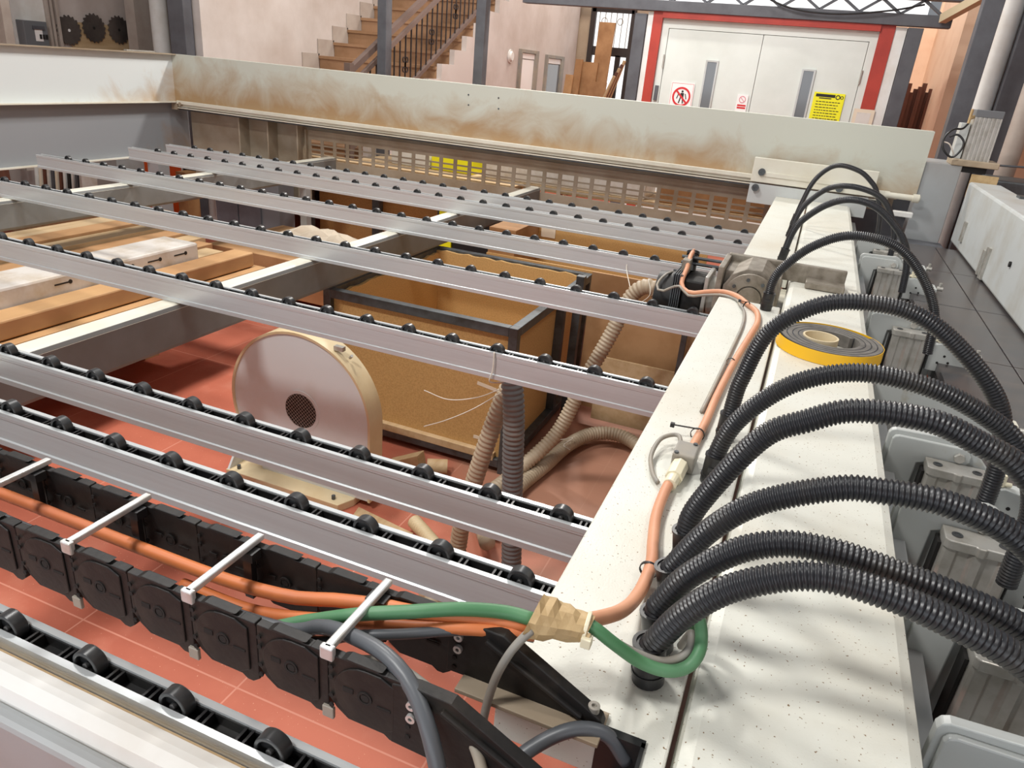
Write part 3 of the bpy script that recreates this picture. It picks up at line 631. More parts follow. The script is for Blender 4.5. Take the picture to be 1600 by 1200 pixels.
cable('grey_cable', [(-1.0, ya - .03, 1.08), (-.6, ya - .03, 1.08), (-.42, ya - .03, 1.09), (-.35, ya - .022, 1.118), (-.30, ya - .002, 1.125), (-.25, ya + .024, 1.130), (-.20, ya + .05, 1.128), (-.17, ya + .056, 1.128)], .006, 'darkcable', 'grey cable under the green one, straight into the tape wrap')
cable('dark_cable', [(-.9, ya - .03, 1.09), (-.6, ya - .035, 1.09), (-.44, ya - .035, 1.10), (-.385, .515, 1.122), (-.335, .505, 1.136), (-.29, .492, 1.142), (-.25, .474, 1.134), (-.215, .450, 1.105), (-.190, .43, 1.05), (-.175, .40, .98), (-.17, .35, .93)], .0085, 'darkcable', 'thick dark grey cable curving down over the near chain side')
cable('grey_cable', [atY(832, 984, .582), atY(818, 996, .575), atY(797, 1020, .565), atY(776, 1056, .557), atY(763, 1092, .55), atY(755, 1125, .545)], .0048, 'greycable', 'short thin grey cable dropping from the tape wrap into the chain end')
cable('grey_cable', [(-.36, .51, 1.09), (-.30, .510, 1.112), (-.25, .50, 1.113), (-.205, .487, 1.105), (-.172, .468, 1.085), (-.152, .445, 1.05), (-.145, .41, 1.0), (-.143, .36, .94)], .0058, 'greycable', 'pale dusty cable bending down beside the thick dark one')
cable('dark_cable', [(-.045, .573, 1.035), (-.07, .572, 1.062), (-.10, .560, 1.068), (-.13, .540, 1.055), (-.155, .51, 1.035), (-.17, .47, 1.0), (-.18, .42, .95)], .0080, 'darkcable', 'thick dark cable passing through the black edged slot in the beam')
g = empty('tape_wrap', (-.17, .62, 1.13), 'crumpled tan masking tape wrapped round the cable bundle', 'tape')
b = MB(); random.seed(3)
rings = []; n = 14
c0, c1 = atY(832, 963, .600), atY(920, 983, .612)
for k in range(9):
    t = k / 8; c = c0.lerp(c1, t)
    for i in range(n):
        a = 2 * PI * i / n; rr = (.0265 - .011 * t) * (1 + random.uniform(-.10, .10)); rr *= 1.15 if (k in (0, 2) and i in (3, 4)) else 1
        rings.append(c + Vector((.25 * rr * math.sin(a), rr * math.cos(a), rr * .95 * math.sin(a))))
b.add(rings, [(k * n + i, k * n + (i + 1) % n, (k + 1) * n + (i + 1) % n, (k + 1) * n + i) for k in range(8) for i in range(n)] + [tuple(range(n - 1, -1, -1)), tuple(range(8 * n, 9 * n))])
P(g, 'wrap', b, 'tape')
P(g, 'loose_end', MB().slab([atY(908, 985, .60), atY(922, 990, .60), atY(915, 1006, .595)], (.001, -.001, .001)), 'tape')
tc_ = atY(916, 979, .612)
o = MB().ring(tc_, (1, .1, -.1), .0165, .0140, .0045, 20).box(tc_.x, tc_.x + .011, .592, .603, tc_.z - .012, tc_.z).build('cable_tie', 'ivory', bevel=.001)
tag(o, 'ivory cable tie with square head at the right end of the tan tape wrap', 'cable tie')

# ------------------------------------------------------------------ saw table, pressure beam, end column (right)
TZ = .93
xs = [.50, .738, 1.3]; ys = [.2, 1.2, 1.95, 2.69, 3.41, 4.13, 4.85]
n = 0
for j in range(len(ys) - 1):
    for i in range(2):
        o = MB().box(xs[i] + .002, xs[i + 1] - .002, ys[j] + .002, ys[j + 1] - .002, TZ - .03, TZ).build('table_plate', 'slate', bevel=.0015)
        where = ['inner', 'outer'][i]; far = ['nearest the camera', 'second from the camera', 'third from the camera', 'fourth from the camera, middle of the row', 'second from the grey column', 'next to the grey column'][j]
        tag(o, 'shiny black saw table plate, %s row, %s' % (where, far), 'table plate', 'black plates of the saw table')
g = empty('saw_table_frame', (.9, 2.5, 0), 'dark steel frame carrying the black table plates', 'frame')
P(g, 'top_frame', MB().box(.50, 1.3, .2, 4.85, .86, TZ - .0305), 'dark')
for x in (.56, 1.2):
    for y in (.3, 2.5, 4.7): P(g, 'leg', MB().box(x - .05, x + .05, y - .05, y + .05, 0, .86), 'greycol')
g = empty('pressure_beam', (.95, 3, 1.1), 'pale blue grey pressure beam standing over the black table plates, far right', 'machine beam')
P(g, 'beam', MB().box(.848, 1.02, .2, 5.12, .935, 1.288), 'lightgrey', bevel=.012)
P(g, 'wear_strip', MB().box(.842, .849, 4.14, 4.17, .94, 1.06), 'cyl')
for Yq, z0, z1 in ((4.80, .99, 1.10), (4.06, .94, 1.09)):
    P(g, 'sensor_slot', MB().box(.840, .849, Yq - .035, Yq, z0, z1).box(.835, .849, Yq, Yq + .012, z0, z1), 'cyl')
P(g, 'hole', MB().cyl((.840, 3.62, 1.10), (.850, 3.62, 1.10), .012, 14), 'dark')
P(g, 'end_plate', MB().box(.85, .99, 5.12, 5.135, 1.20, 1.33).cyl((.88, 5.118, 1.315), (.88, 5.12, 1.315), .006, 10), 'tape')
g = empty('end_column', (.7, 5.35, 0), 'plain grey sheet metal column where the back beam ends, right side', 'column')
P(g, 'body', MB().box(.60, .80, 5.19, 5.60, 0, 1.365), 'grey_paint', bevel=.004)
P(g, 'skirt', MB().box(.30, .81, 4.86, 5.18, .20, .905), 'greycol', bevel=.004)
P(g, 'back_shield', MB().box(.26, .60, 5.36, 5.375, .2, 1.13), 'greycol')
P(g, 'side_box', MB().box(1.0, 1.8, 5.3, 5.7, .6, 1.30), 'steel', bevel=.01)
P(g, 'rail_stop', MB().cyl((.42, FY - .05, 1.155), (.62, FY - .05, 1.155), .018, 14).cyl((.58, FY - .05, 1.155), (.615, FY - .05, 1.155), .026, 14), 'cream_far', smooth=True)
g = empty('lifting_actuator', (.86, 5.3, 1.4), 'ribbed aluminium actuator block standing on a flat plate above the grey column', 'actuator')
P(g, 'base_plate', MB().box(.735, .985, 5.18, 5.40, 1.365, 1.40), 'duct', bevel=.004)
P(g, 'neck', MB().box(.80, .93, 5.2, 5.36, 1.33, 1.365), 'dark')
pr = [(.790, 5.22)]
for k in range(6): x = .80 + k * .022; pr += [(x, 5.22), (x + .002, 5.226), (x + .008, 5.226), (x + .010, 5.22)]
pr += [(.930, 5.22), (.930, 5.36), (.790, 5.36)]
P(g, 'ribbed_body', MB().prism(pr, 'z', 1.40, 1.64), 'cyl')
P(g, 'cap', MB().box(.788, .932, 5.218, 5.362, 1.64, 1.68), 'elec', bevel=.003)
P(g, 'back_profile', MB().box(.735, .785, 5.26, 5.36, 1.40, 1.60), 'lightgrey', bevel=.003)
P(g, 'air_fitting', MB().cyl((.79, 5.25, 1.64), (.765, 5.23, 1.63), .010, 10).cyl((.765, 5.23, 1.60), (.765, 5.23, 1.68), .008, 10), 'tape')
cable('air_hose', [(.765, 5.23, 1.60), (.74, 5.2, 1.57), (.69, 5.18, 1.56), (.655, 5.16, 1.51), (.665, 5.14, 1.45), (.72, 5.14, 1.41), (.755, 5.14, 1.45), (.76, 5.15, 1.50), (.72, 5.16, 1.535), (.68, 5.16, 1.52)], .006, 'black', 'thin black air hose looped beside the aluminium actuator', 'hose')
cable('air_hose', [(.655, 5.16, 1.49), (.69, 5.15, 1.48), (.72, 5.15, 1.44), (.735, 5.16, 1.41)], .004, 'wrap', 'short clear air hose curling under the black loop', 'hose')
cable('control_cable', [(.985, 5.28, 1.385), (1.1, 5.28, 1.39), (1.25, 5.3, 1.40)], .006, 'darkcable', 'thin dark cable running right from the actuator base plate')
tag(MB().box(.49, .60, 5.05, 5.10, 1.045, 1.075).build('junction_box', 'white', bevel=.004), 'small white box under the end of the back beam', 'box')
g = empty('work_lamp', (1.02, 4.5, 1.3), 'round yellow lensed lamp cut off by the right picture edge', 'lamp')
P(g, 'lens', MB().cyl((1.075, 4.5, 1.40), (1.095, 4.5, 1.40), .065, 24), 'yellow', smooth=True)
P(g, 'stem', MB().cyl((1.09, 4.5, 1.29), (1.09, 4.5, 1.40), .012, 10), 'dark')
P(g, 'bracket', MB().box(.98, 1.12, 4.46, 4.54, 1.288, 1.30), 'steel')

# ------------------------------------------------------------------ chipboard crate in a steel frame
def frame(x0, x1, y0, y1, z0, z1, t=.04):
    b = []
    for x in (x0, x1 - t):
        for y in (y0, y1 - t): b.append(('post', (x, x + t, y, y + t, 0, z1 - .0)))
    for y in (y0, y1 - t):
        for z in (z0, z1 - t): b.append(('rail', (x0 + t, x1 - t, y, y + t, z, z + t)))
    for x in (x0, x1 - t):
        for z in (z0, z1 - t): b.append(('rail', (x, x + t, y0 + t, y1 - t, z, z + t)))
    return b
g = empty('chipboard_crate', (-1.46, 3.2, 0), 'open chipboard crate in a dark steel frame behind the fan', 'crate')
X0, X1, Y0, Y1, Z1 = -1.945, -.985, 2.672, 3.76, .70
for nm, bx in frame(X0, X1, Y0, Y1, .03, Z1): P(g, 'frame_' + nm, MB().box(*bx), 'steel', bevel=.002)
P(g, 'frame_post', MB().box(X1 - .04, X1, 3.30, 3.34, 0.07, Z1 - .04), 'steel')
P(g, 'front_panel', MB().box(X0 + .04, X1 - .04, Y0 + .026, Y0 + .042, .07, .665), 'osb')
def rough(axis, a0, a1, p0, p1, z0, z1):
    pts = [(p0, z0), (p1, z0)]; n = 26
    for i in range(n + 1): t = i / n; pts.append((p1 + (p0 - p1) * t, z1 + random.uniform(-.006, .006)))
    return MB().prism(pts, axis, a0, a1)
P(g, 'back_panel', rough('y', Y1 - .06, Y1 - .042, X0 + .03, X1 - .04, .05, .69), 'osb')
P(g, 'side_panel', rough('x', X0 + .041, X0 + .058, Y0 + .042, Y1 - .06, .05, .675), 'osb')
P(g, 'side_panel', rough('x', X1 - .058, X1 - .041, Y0 + .042, Y1 - .06, .05, .665), 'osb')
P(g, 'base_panel', MB().box(X0 + .04, X1 - .04, Y0 + .04, Y1 - .05, .05, .07), 'osb')
P(g, 'timber_batten', MB().bar((-1.72, Y0 + .012, .082), (-1.05, Y0 + .012, .078), .030, .035), 'board_pale', bevel=.002)
for u0, v0, u1, v1 in ((742, 601, 772, 613), (736, 685, 768, 694)):
    a = atY(u0, v0, Y0); b_ = atY(u1, v1, Y0)
    P(g, 'paper_strip', MB().bar((a.x, Y0 + .025, a.z), (b_.x, Y0 + .025, b_.z), .0015, .016, (0, 0, 1)), 'paper')
g = empty('board_hopper', (-.5, 3.7, 0), 'brown board hopper with a dark steel post, between crate and pusher beam', 'hopper')
hx0, hx1, hy0, hy1 = -.90, -.12, 3.36, 3.62
P(g, 'back_board', MB().box(hx0, hx1, 3.42, 3.435, .08, .80), 'cardboard')
P(g, 'inner_board', MB().box(hx0 + .12, -.36, 3.30, 3.312, .08, .42), 'board_pale')
P(g, 'side_board', MB().slab([(-.375, 3.30, .08), (-.375, 3.30, .62), (-.22, 3.40, .62), (-.22, 3.40, .08)], (.012, .0, 0)), 'board_pale')
P(g, 'frame_post', MB().box(-.40, -.375, 3.26, 3.29, 0, .80), 'steel')
P(g, 'frame_post', MB().box(-.96, -.92, 3.36, 3.40, 0, .78), 'steel')
P(g, 'brace', MB().bar((-.30, 3.30, .72), (-.16, 3.28, .25), .03, .05), 'steel')
g = empty('open_box', (-1.1, 4.5, .3), 'orange brown open box with a white paper label, under the rear rails', 'box')
P(g, 'back_board', MB().box(-1.62, -.50, 4.62, 4.635, .25, .80), 'osb')
P(g, 'side_board', MB().box(-1.80, -1.62, 4.2, 4.635, .25, .76), 'board_brown')
P(g, 'front_board', MB().box(-1.80, -.5, 4.18, 4.2, .25, .60), 'osb')
P(g, 'base_board', MB().box(-1.8, -.5, 4.2, 4.62, .25, .27), 'osb')
for x in (-1.75, -.6): P(g, 'leg', MB().box(x, x + .04, 4.3, 4.34, 0, .25), 'steel')
P(g, 'paper_label', MB().box(-1.60, -1.50, 4.614, 4.619, .66, .76), 'paper')

# ------------------------------------------------------------------ fan
fy = 2.15; fc = Vector((-1.690, 0, .362)); R_ = .322
g = empty('extraction_fan', (-1.69, 2.22, 0), 'grey white round extraction fan with a mesh inlet on the red floor', 'fan')
def dshape(R, e=0):
    pts = []
    for i in range(49):
        a = PI * 1.28 - (PI * 1.28) * i / 48
        pts.append((fc.x + R * math.cos(a), fc.z + R * math.sin(a)))
    pts += [(fc.x + R, .035), (fc.x + R * math.cos(PI * 1.28), .035)]
    return pts
outer, inner = dshape(R_ + .010), dshape(R_)
P(g, 'front_plate', MB().prism(inner, 'y', fy, fy + .01), 'fan', smooth=True)
b = MB(); n = len(outer) - 2
vs = []
for (a, c) in ((outer, fy - .007), (outer, fy + .085), (inner, fy + .085), (inner, fy - .007)):
    vs += [(p[0], c, p[1]) for p in a[:n + 1]]
m_ = n + 1; fs = []
for k in range(4):
    for i in range(m_ - 1): fs.append((k * m_ + i, k * m_ + i + 1, ((k + 1) % 4) * m_ + i + 1, ((k + 1) % 4) * m_ + i))
fs += [(0, m_, 2 * m_, 3 * m_), (m_ - 1, 2 * m_ - 1, 3 * m_ - 1, 4 * m_ - 1)]
P(g, 'rim_band', b.add(vs, fs), 'fan_edge', smooth=True)
P(g, 'back_plate', MB().prism(inner, 'y', fy + .075, fy + .085), 'fan')
ic = (-1.683, fy, .363)
P(g, 'inlet_cone', MB().ring((ic[0], fy - .001, ic[2]), (0, 1, 0), .088, .074, .002, 40), 'fan', smooth=True)
P(g, 'inlet_opening', MB().cyl((ic[0], fy - .0005, ic[2]), (ic[0], fy + .001, ic[2]), .0745, 40), 'dark')
b = MB()
for k in range(-6, 7):
    o_ = k * .0116; h = math.sqrt(max(.074 ** 2 - o_ ** 2, 0))
    for s_ in (1, -1):
        d1 = Vector((.707, 0, .707 * s_)); d2 = Vector((-.707 * s_, 0, .707)) if s_ == 1 else Vector((.707, 0, .707))
        c = Vector((ic[0], fy - .003, ic[2])) + d2 * o_
        b.bar(c - d1 * h, c + d1 * h, .0012, .0012, (0, 1, 0))
P(g, 'inlet_mesh', b, 'cyl')
P(g, 'rim_clip', MB().box(-1.53, -1.49, fy + .01, fy + .03, .655, .672).cyl((-1.47, fy + .03, .63), (-1.455, fy + .02, .645), .006, 8), 'cyl')
P(g, 'foot_plate', MB().slab([(-2.02, 2.07, .0), (-1.46, 2.07, .0), (-1.43, 2.14, .0), (-1.43, 2.45, .0), (-2.02, 2.45, .0)], (0, 0, .035)), 'fan_edge', bevel=.003)
P(g, 'side_cheek', MB().prism([(2.075, .035), (2.15, .14), (2.29, .14), (2.29, .035)], 'x', -2.015, -2.005), 'fan')
P(g, 'foot_bolt', MB().cyl((-1.975, 2.10, .035), (-1.975, 2.10, .052), .008, 8), 'steel')
P(g, 'foot_bolt', MB().cyl((-1.50, 2.10, .035), (-1.50, 2.10, .052), .008, 8), 'steel')
tag(MB().slab([(-1.58, 1.98, 0), (-1.16, 1.94, 0), (-1.12, 2.08, 0), (-1.40, 2.13, 0), (-1.38, 2.03, 0), (-1.6, 2.03, 0)], (0, 0, .012)).build('floor_board', 'board_pale'), 'thin tan board lying on the floor in front of the fan base', 'board')
tag(MB().prism([(-1.50, 0), (-1.32, 0), (-1.34, .085)], 'y', 2.50, 2.56).build('wood_wedge', 'board_pale', bevel=.002), 'small pale wooden wedge by the corner of the fan base', 'wedge')
tag(MB().cyl((-1.30, 2.52, .035), (-1.22, 2.56, .035), .034, 14).build('wood_roller', 'board_pale', smooth=True), 'short pale round piece of wood beside the wedge', 'wood piece')

# ------------------------------------------------------------------ flexible ducts
def duct(name, pts, r, m, label, pitch=.017):
    return tag(MB().tube(pts, r, n=18, step=pitch / 4, prof=[1, 1, .86, .90]).build(name, m, smooth='all'), label, 'duct', 'flexible dust ducts under the rails')
duct('flexible_duct', [(-.72, 1.93, .83), (-.70, 1.93, .70), (-.69, 1.94, .5), (-.675, 1.95, .25), (-.66, 1.94, .10), (-.64, 1.88, .045), (-.56, 1.7, .036)], .035, 'duct_dark', 'dark grey ribbed duct hanging straight down from the tied rail')
duct('flexible_duct', [(-.73, 1.99, .80), (-.77, 1.98, .68), (-.82, 1.96, .45), (-.865, 1.96, .22), (-.875, 1.96, .1), (-.86, 1.9, .05), (-.86, 1.70, .038), (-.9, 1.55, .036)], .031, 'duct', 'beige ribbed duct leaning left of the dark hanging one')
duct('flexible_duct', [(-.80, 2.05, .10), (-.90, 2.22, .042), (-1.02, 2.36, .036), (-1.15, 2.42, .036), (-1.3, 2.45, .036)], .030, 'duct', 'beige ribbed duct lying along the foot of the chipboard crate')
duct('flexible_duct', [(-.46, 2.96, .84), (-.50, 2.94, .90), (-.55, 2.94, .90), (-.60, 2.94, .84), (-.65, 2.91, .68), (-.73, 2.86, .45), (-.80, 2.80, .22), (-.90, 2.68, .08), (-.96, 2.50, .036), (-1.0, 2.3, .036)], .033, 'duct', 'brown ribbed duct sloping down from beside the geared motor')
duct('flexible_duct', [(-.20, 3.05, .036), (-.40, 3.12, .045), (-.58, 3.22, .06), (-.72, 3.18, .06), (-.80, 3.02, .05), (-.84, 2.80, .036), (-.88, 2.5, .036), (-.84, 2.2, .036)], .034, 'duct', 'dusty brown duct lying on the floor and curving under the pusher beam')
duct('flexible_duct', [(-1.14, 2.12, .036), (-1.05, 2.06, .036), (-.96, 1.99, .036), (-.91, 1.88, .034), (-.89, 1.76, .034)], .028, 'fan_edge', 'cream ribbed duct end on the floor by the tan board', .014)
cable('string', [(-.72, 1.778, .955), (-.72, 1.776, .90), (-.725, 1.775, .862), (-.70, 1.85, .845), (-.72, 1.965, .83), (-.74, 1.93, .82)], .0022, 'string', 'white string tied round the rail and the hanging ducts', 'string', n=6)
cable('string', [(-.74, 1.89, .79), (-.80, 1.86, .76), (-.88, 1.83, .745), (-.96, 1.82, .76)], .0016, 'string', 'loose white string end pointing left from the duct knot, upper one', 'string', n=6)
cable('string', [(-.73, 1.885, .785), (-.80, 1.84, .73), (-.87, 1.80, .69), (-.93, 1.77, .665)], .0016, 'string', 'loose white string end hanging lower left from the duct knot', 'string', n=6)
cable('string', [(-.90, 1.965, .30), (-.86, 1.925, .30), (-.80, 1.925, .30), (-.70, 1.915, .29)], .0018, 'string', 'white string binding the beige and dark ducts halfway up', 'string', n=6)
cable('string', [(-.69, 3.225, .957), (-.69, 3.21, .90), (-.62, 3.0, .88), (-.57, 2.88, .84), (-.50, 2.83, .90), (-.52, 2.86, .96)], .0018, 'string', 'white string holding the brown duct to the rail by the motor', 'string', n=6)
cable('string', [(-.93, 2.98, .07), (-.88, 2.93, .10), (-.82, 2.96, .10), (-.78, 3.0, .10), (-.80, 2.93, .09), (-.76, 2.90, .09)], .0022, 'string', 'pale string tying two floor ducts together', 'string', n=6)

# ------------------------------------------------------------------ wrapped packages and planks under the rails, left
def plank(name, x0, x1, y0, y1, z0, z1, m, label, cat='package', group='long packages and planks under the left rails', bv=.004):
    return tag(MB().box(x0, x1, y0, y1, z0, z1).build(name, m, bevel=bv), label, cat, group)
g = empty('pallet', (-3.0, 1.8, 0), 'wooden pallet bearers under the long packages', 'pallet')
for y in (.6, 1.7, 2.8): P(g, 'bearer', MB().box(-4.3, -2.86, y, y + .1, .26, .325), 'board_pale')
for y in (.6, 1.7, 2.8):
    for x in (-4.2, -3.35): P(g, 'block', MB().box(x, x + .1, y, y + .1, 0, .26), 'board_pale')
plank('cardboard_package', -2.975, -2.84, .0, 3.26, .52, .600, 'kraft', 'topmost brown cardboard package beside the cream topped cross beam', bv=.008)
plank('cardboard_package', -2.975, -2.79, .0, 3.30, .43, .515, 'kraft', 'second brown cardboard package of the stack, reaching farther out')
plank('cardboard_package', -2.975, -2.75, .0, 3.28, .325, .425, 'kraft', 'third brown cardboard package of the stack, widest')
for z0, z1, ye in ((.47, .60, 3.22),):
    o = plank('wrapped_package', -3.22, -2.985, .0, 3.0, .50, .68, 'wrap', 'white plastic wrapped long package with a row of small black marks', bv=.012)
    b = MB()
    for k in range(5):
        yy = 2.15 + k * .17
        MB().box(-2.986, -2.9838, yy, yy + .07, .636, .643).cyl((-2.986, yy + .078, .640), (-2.9835, yy + .078, .640), .010, 12).build('printed_mark', 'ink', o)
plank('cardboard_package', -3.22, -2.985, .0, 3.1, .325, .495, 'cardboard', 'plain brown package right under the white wrapped one')
pl = [(-3.37, -3.235, .505), (-3.495, -3.385, .515), (-3.62, -3.505, .525), (-3.76, -3.63, .54), (-3.91, -3.77, .56), (-4.06, -3.92, .575), (-4.22, -4.07, .570)]
nm = ['first plank left of the white wrapped package, lowest', 'slightly higher plank just left of the lowest one', 'second tan plank left of the white wrapped package', 'third tan plank, partly below the grey cross beam', 'fourth tan plank, below the grey cross beam', 'fifth tan plank from the wrapped package', 'outermost tan plank at the far left']
for k, (x0, x1, z) in enumerate(pl):
    plank('plank', x0, x1, .56, 3.45 + .07 * k, z - .035, z, ['board_pale', 'cardboard'][k % 2], nm[k], 'plank', bv=.002)
    plank('plank', x0 - .012, x1 - .012, .56, 3.40 + .06 * k, .325, z - .04, 'cardboard', 'tan board pile under the ' + nm[k].split(',')[0], 'plank', bv=.002)

# ------------------------------------------------------------------ clutter beyond the packages
def rect(u0, v0, u1, v1, Y, t=.02):
    a = atY(u0, v0, Y); c = atY(u1, v1, Y)
    return (min(a.x, c.x), max(a.x, c.x), Y, Y + t, min(a.z, c.z), max(a.z, c.z))
g = empty('cabinet', (-4.6, 6.0, 0), 'orange cabinet standing behind the left rails', 'cabinet')
P(g, 'body', MB().box(-6.62, -6.20, 5.66, 6.1, 0, .62), 'lightgrey')
P(g, 'door', MB().box(-6.20, -5.72, 5.62, 5.66, .0, .55).box(-5.95, -5.72, 5.62, 5.66, .55, .68), 'orange_box', bevel=.004)
P(g, 'side_panel', MB().box(-5.72, -5.66, 5.62, 5.74, 0, .66), 'white')
tag(MB().box(-5.62, -5.50, 5.45, 5.6, 0, .50).build('round_post', 'board_brown'), 'brown wood post between the orange cabinet and the dark cabinet', 'post')
g = empty('fluorescent_tube', (-5.35, 5.5, 0), 'white tube standing upright by the tan door board', 'tube')
P(g, 'tube', MB().box(-5.10, -5.05, 5.40, 5.44, .0, .52), 'white', bevel=.006)
tag(MB().box(-5.02, -4.72, 5.42, 5.44, 0, .50).build('door_board', 'board_brown'), 'tan board standing upright beside the white tube', 'board')
g = empty('metal_cabinet', (-4.4, 5.2, 0), 'dark grey metal cabinet with two doors under the left rails', 'cabinet')
P(g, 'body', MB().box(-4.68, -4.02, 4.95, 5.15, 0, .70), 'elec', bevel=.004)
P(g, 'door', MB().box(-4.67, -4.44, 4.935, 4.95, .05, .62), 'greycol', bevel=.003)
P(g, 'door', MB().box(-4.43, -4.20, 4.935, 4.95, .05, .62), 'greycol', bevel=.003)
P(g, 'knob', MB().cyl((-4.36, 4.92, .58), (-4.36, 4.935, .58), .012, 12), 'cyl')
P(g, 'knob', MB().cyl((-4.30, 4.92, .56), (-4.30, 4.935, .56), .012, 12), 'cyl')
tag(MB().box(-3.95, -2.15, 4.05, 4.9, .05, .33).build('workbench_top', 'cardboard', bevel=.005), 'brown cardboard covered bench under the middle rails', 'bench')
tag(MB().slab([(-3.35, 4.35, .335), (-2.75, 4.28, .335), (-2.73, 4.42, .335), (-3.33, 4.50, .335)], (0, 0, .03)).build('timber_offcut', 'board_pale', bevel=.002), 'pale timber offcut lying on the brown cardboard bench', 'board')
b = MB(); random.seed(5)
def crumple(x, y, z, sx, sy, sz, n=9):
    vs = []; fs = []
    for j in range(n + 1):
        for i in range(n + 1):
            e = math.sin(PI * i / n) * math.sin(PI * j / n)
            vs.append((x + sx * (i / n - .5), y + sy * (j / n - .5), z + sz * e * random.uniform(.3, 1)))
    for j in range(n):
        for i in range(n): a = j * (n + 1) + i; fs.append((a, a + 1, a + n + 2, a + n + 1))
    return MB().add(vs, fs)
tag(crumple(-3.45, 4.72, .332, .7, .3, .12).build('crumpled_paper', 'paper'), 'crumpled beige paper at the back of the cardboard bench, left', 'paper')
tag(crumple(-2.72, 4.70, .332, .7, .26, .07).build('crumpled_film', 'wrap'), 'crumpled white plastic film at the back of the cardboard bench, right', 'plastic film')
g = empty('steel_rack', (-3.1, 6.0, 0), 'dark steel rack with cardboard behind it, beyond the slotted guard', 'rack')
for x in (-4.28, -3.55, -2.9): P(g, 'post', MB().box(x, x + .07, 5.62, 5.69, 0, .78), 'steel')
P(g, 'board', MB().box(-4.2, -2.2, 5.75, 5.78, 0, .78), 'osb')
P(g, 'shelf', MB().box(-4.3, -2.2, 5.6, 5.8, .78, .80), 'board_pale')
tag(MB().box(-2.82, -2.70, 5.50, 5.58, 0, .72).build('yellow_case', 'sign_yellow'), 'narrow yellow case seen under the rear rails', 'case')
tag(MB().box(-2.68, -1.4, 5.48, 5.6, 0, .66).build('black_case', 'dark', bevel=.01), 'large black case under the rear rails, right of the yellow case', 'case')
# things seen through the slots of the guard
for k, (x0, x1, z0, z1, m, nme, lab, cat) in enumerate([(-3.50, -3.12, .80, 1.25, 'white', 'white_sack', 'white sack seen through the guard slots', 'sack'), (-3.1, -2.7, .80, .96, 'sign_yellow', 'yellow_box', 'yellow box behind the guard slots', 'box'),
        (-2.6, -1.2, .80, 1.02, 'wrap', 'white_package', 'white package behind the middle of the guard', 'package'), (-2.6, -1.2, 1.03, 1.12, 'board_pale', 'tan_board', 'tan board on the white package behind the guard', 'board'), (-1.1, 0.1, .80, 1.05, 'board_brown', 'brown_board', 'brown boards behind the right end of the guard', 'board')]):
    tag(MB().box(x0, x1, 5.85, 6.25, z0, z1).build(nme, m, bevel=.01), lab, cat)
tag(MB().box(-3.84, .3, 5.82, 6.4, .76, .80).box(-3.84, -3.76, 5.9, 6.3, 0, .76).box(.1, .2, 5.9, 6.3, 0, .76).build('rear_bench', 'board_pale'), 'low bench behind the slotted guard carrying boards and sacks', 'bench')
# leaning folders / books
g0 = None; names = ['white', 'paper', 'board_dark', 'wrap', 'greycol', 'paper', 'board_dark', 'white', 'ink', 'white', 'greycol', 'wrap']
tag(MB().box(-6.7, -5.9, 4.3, 5.0, 0, .26).build('low_shelf', 'board_pale'), 'low shelf board carrying the row of sample boards', 'shelf')
poss = ['leftmost', 'second', 'third', 'fourth', 'fifth', 'sixth', 'seventh', 'eighth', 'ninth', 'tenth', 'eleventh', 'rightmost']
for k in range(12):
    y = 0
    p = atY(78 + k * 6.3, 285 + k * 1.2, 4.9)
    o = MB().slab([(p.x, 4.75, .262), (p.x + .03, 4.75, .262), (p.x - .03, 4.82, .50), (p.x - .06, 4.82, .50)], (0, .16, 0)).build('sample_board', names[k])
    tag(o, 'thin sample board leaning in a row at the far left, %s of the row' % poss[k], 'sample board', 'row of leaning sample boards')
tag(MB().box(-6.6, -5.95, 4.32, 4.72, .262, .285).build('flat_board', 'board_pale'), 'flat pale board lying in front of the leaning sample boards', 'board')
tag(MB().box(-7.05, -6.72, 3.3, 4.6, 0, .70).build('storage_chest', 'board_dark'), 'dark brown chest beneath the left machine panel', 'chest')

# ------------------------------------------------------------------ door and its surroundings
DY = 8.0
def X8(u, v): return atY(u, v, DY).x
def Z8(u, v): return atY(u, v, DY).z
g = tag(bpy.data.objects.new('door_1', None), kind='structure'); COL.objects.link(g); g.location = (-.75, DY, 0)
XL, XR = -1.72, .255
P(g, 'lintel', MB().box(XL, XR, DY + .0, DY + .08, 2.15, 2.235).box(XL, -1.652, DY, DY + .08, 0, 2.15).box(.19, XR, DY, DY + .08, 0, 2.15), 'door')
P(g, 'door_leaf', MB().box(-1.648, -.742, DY + .005, DY + .05, .01, 2.146), 'door', bevel=.003)
P(g, 'door_leaf', MB().box(-.738, .186, DY + .005, DY + .05, .01, 2.146), 'door', bevel=.003)
for u, v in ((1113, 97), (1264, 111)):
    p = atY(u, v, DY)
    o = P(g, 'window_slot', MB().box(p.x - .045, p.x + .045, DY - .004, DY + .004, 1.25, p.z).box(p.x - .045, p.x + .045, DY - .01, DY + .0, 1.24, 1.25), 'glass')
    P(g, 'slot_trim', MB().box(p.x - .062, p.x - .045, DY - .008, DY + .004, 1.24, p.z + .015).box(p.x + .045, p.x + .062, DY - .008, DY + .004, 1.24, p.z + .015).box(p.x - .045, p.x + .045, DY - .008, DY + .004, p.z, p.z + .015), 'lightgrey')
for x in (-1.655, .19):
    for z in (1.85,): P(g, 'hinge', MB().cyl((x, DY - .008, z - .06), (x, DY - .008, z + .06), .009, 10), 'cyl')
P(g, 'lock_box', MB().box(-1.70, -1.665, DY - .02, DY, 1.48, 1.62), 'greycol')
rf = struct('trim_1', MB().box(-1.815, XL, DY - .04, DY + .1, 0, 2.30).box(XR, .375, DY - .04, DY + .1, 0, 2.30).box(XL, XR, DY - .06, DY + .1, 2.235, 2.30), 'red')
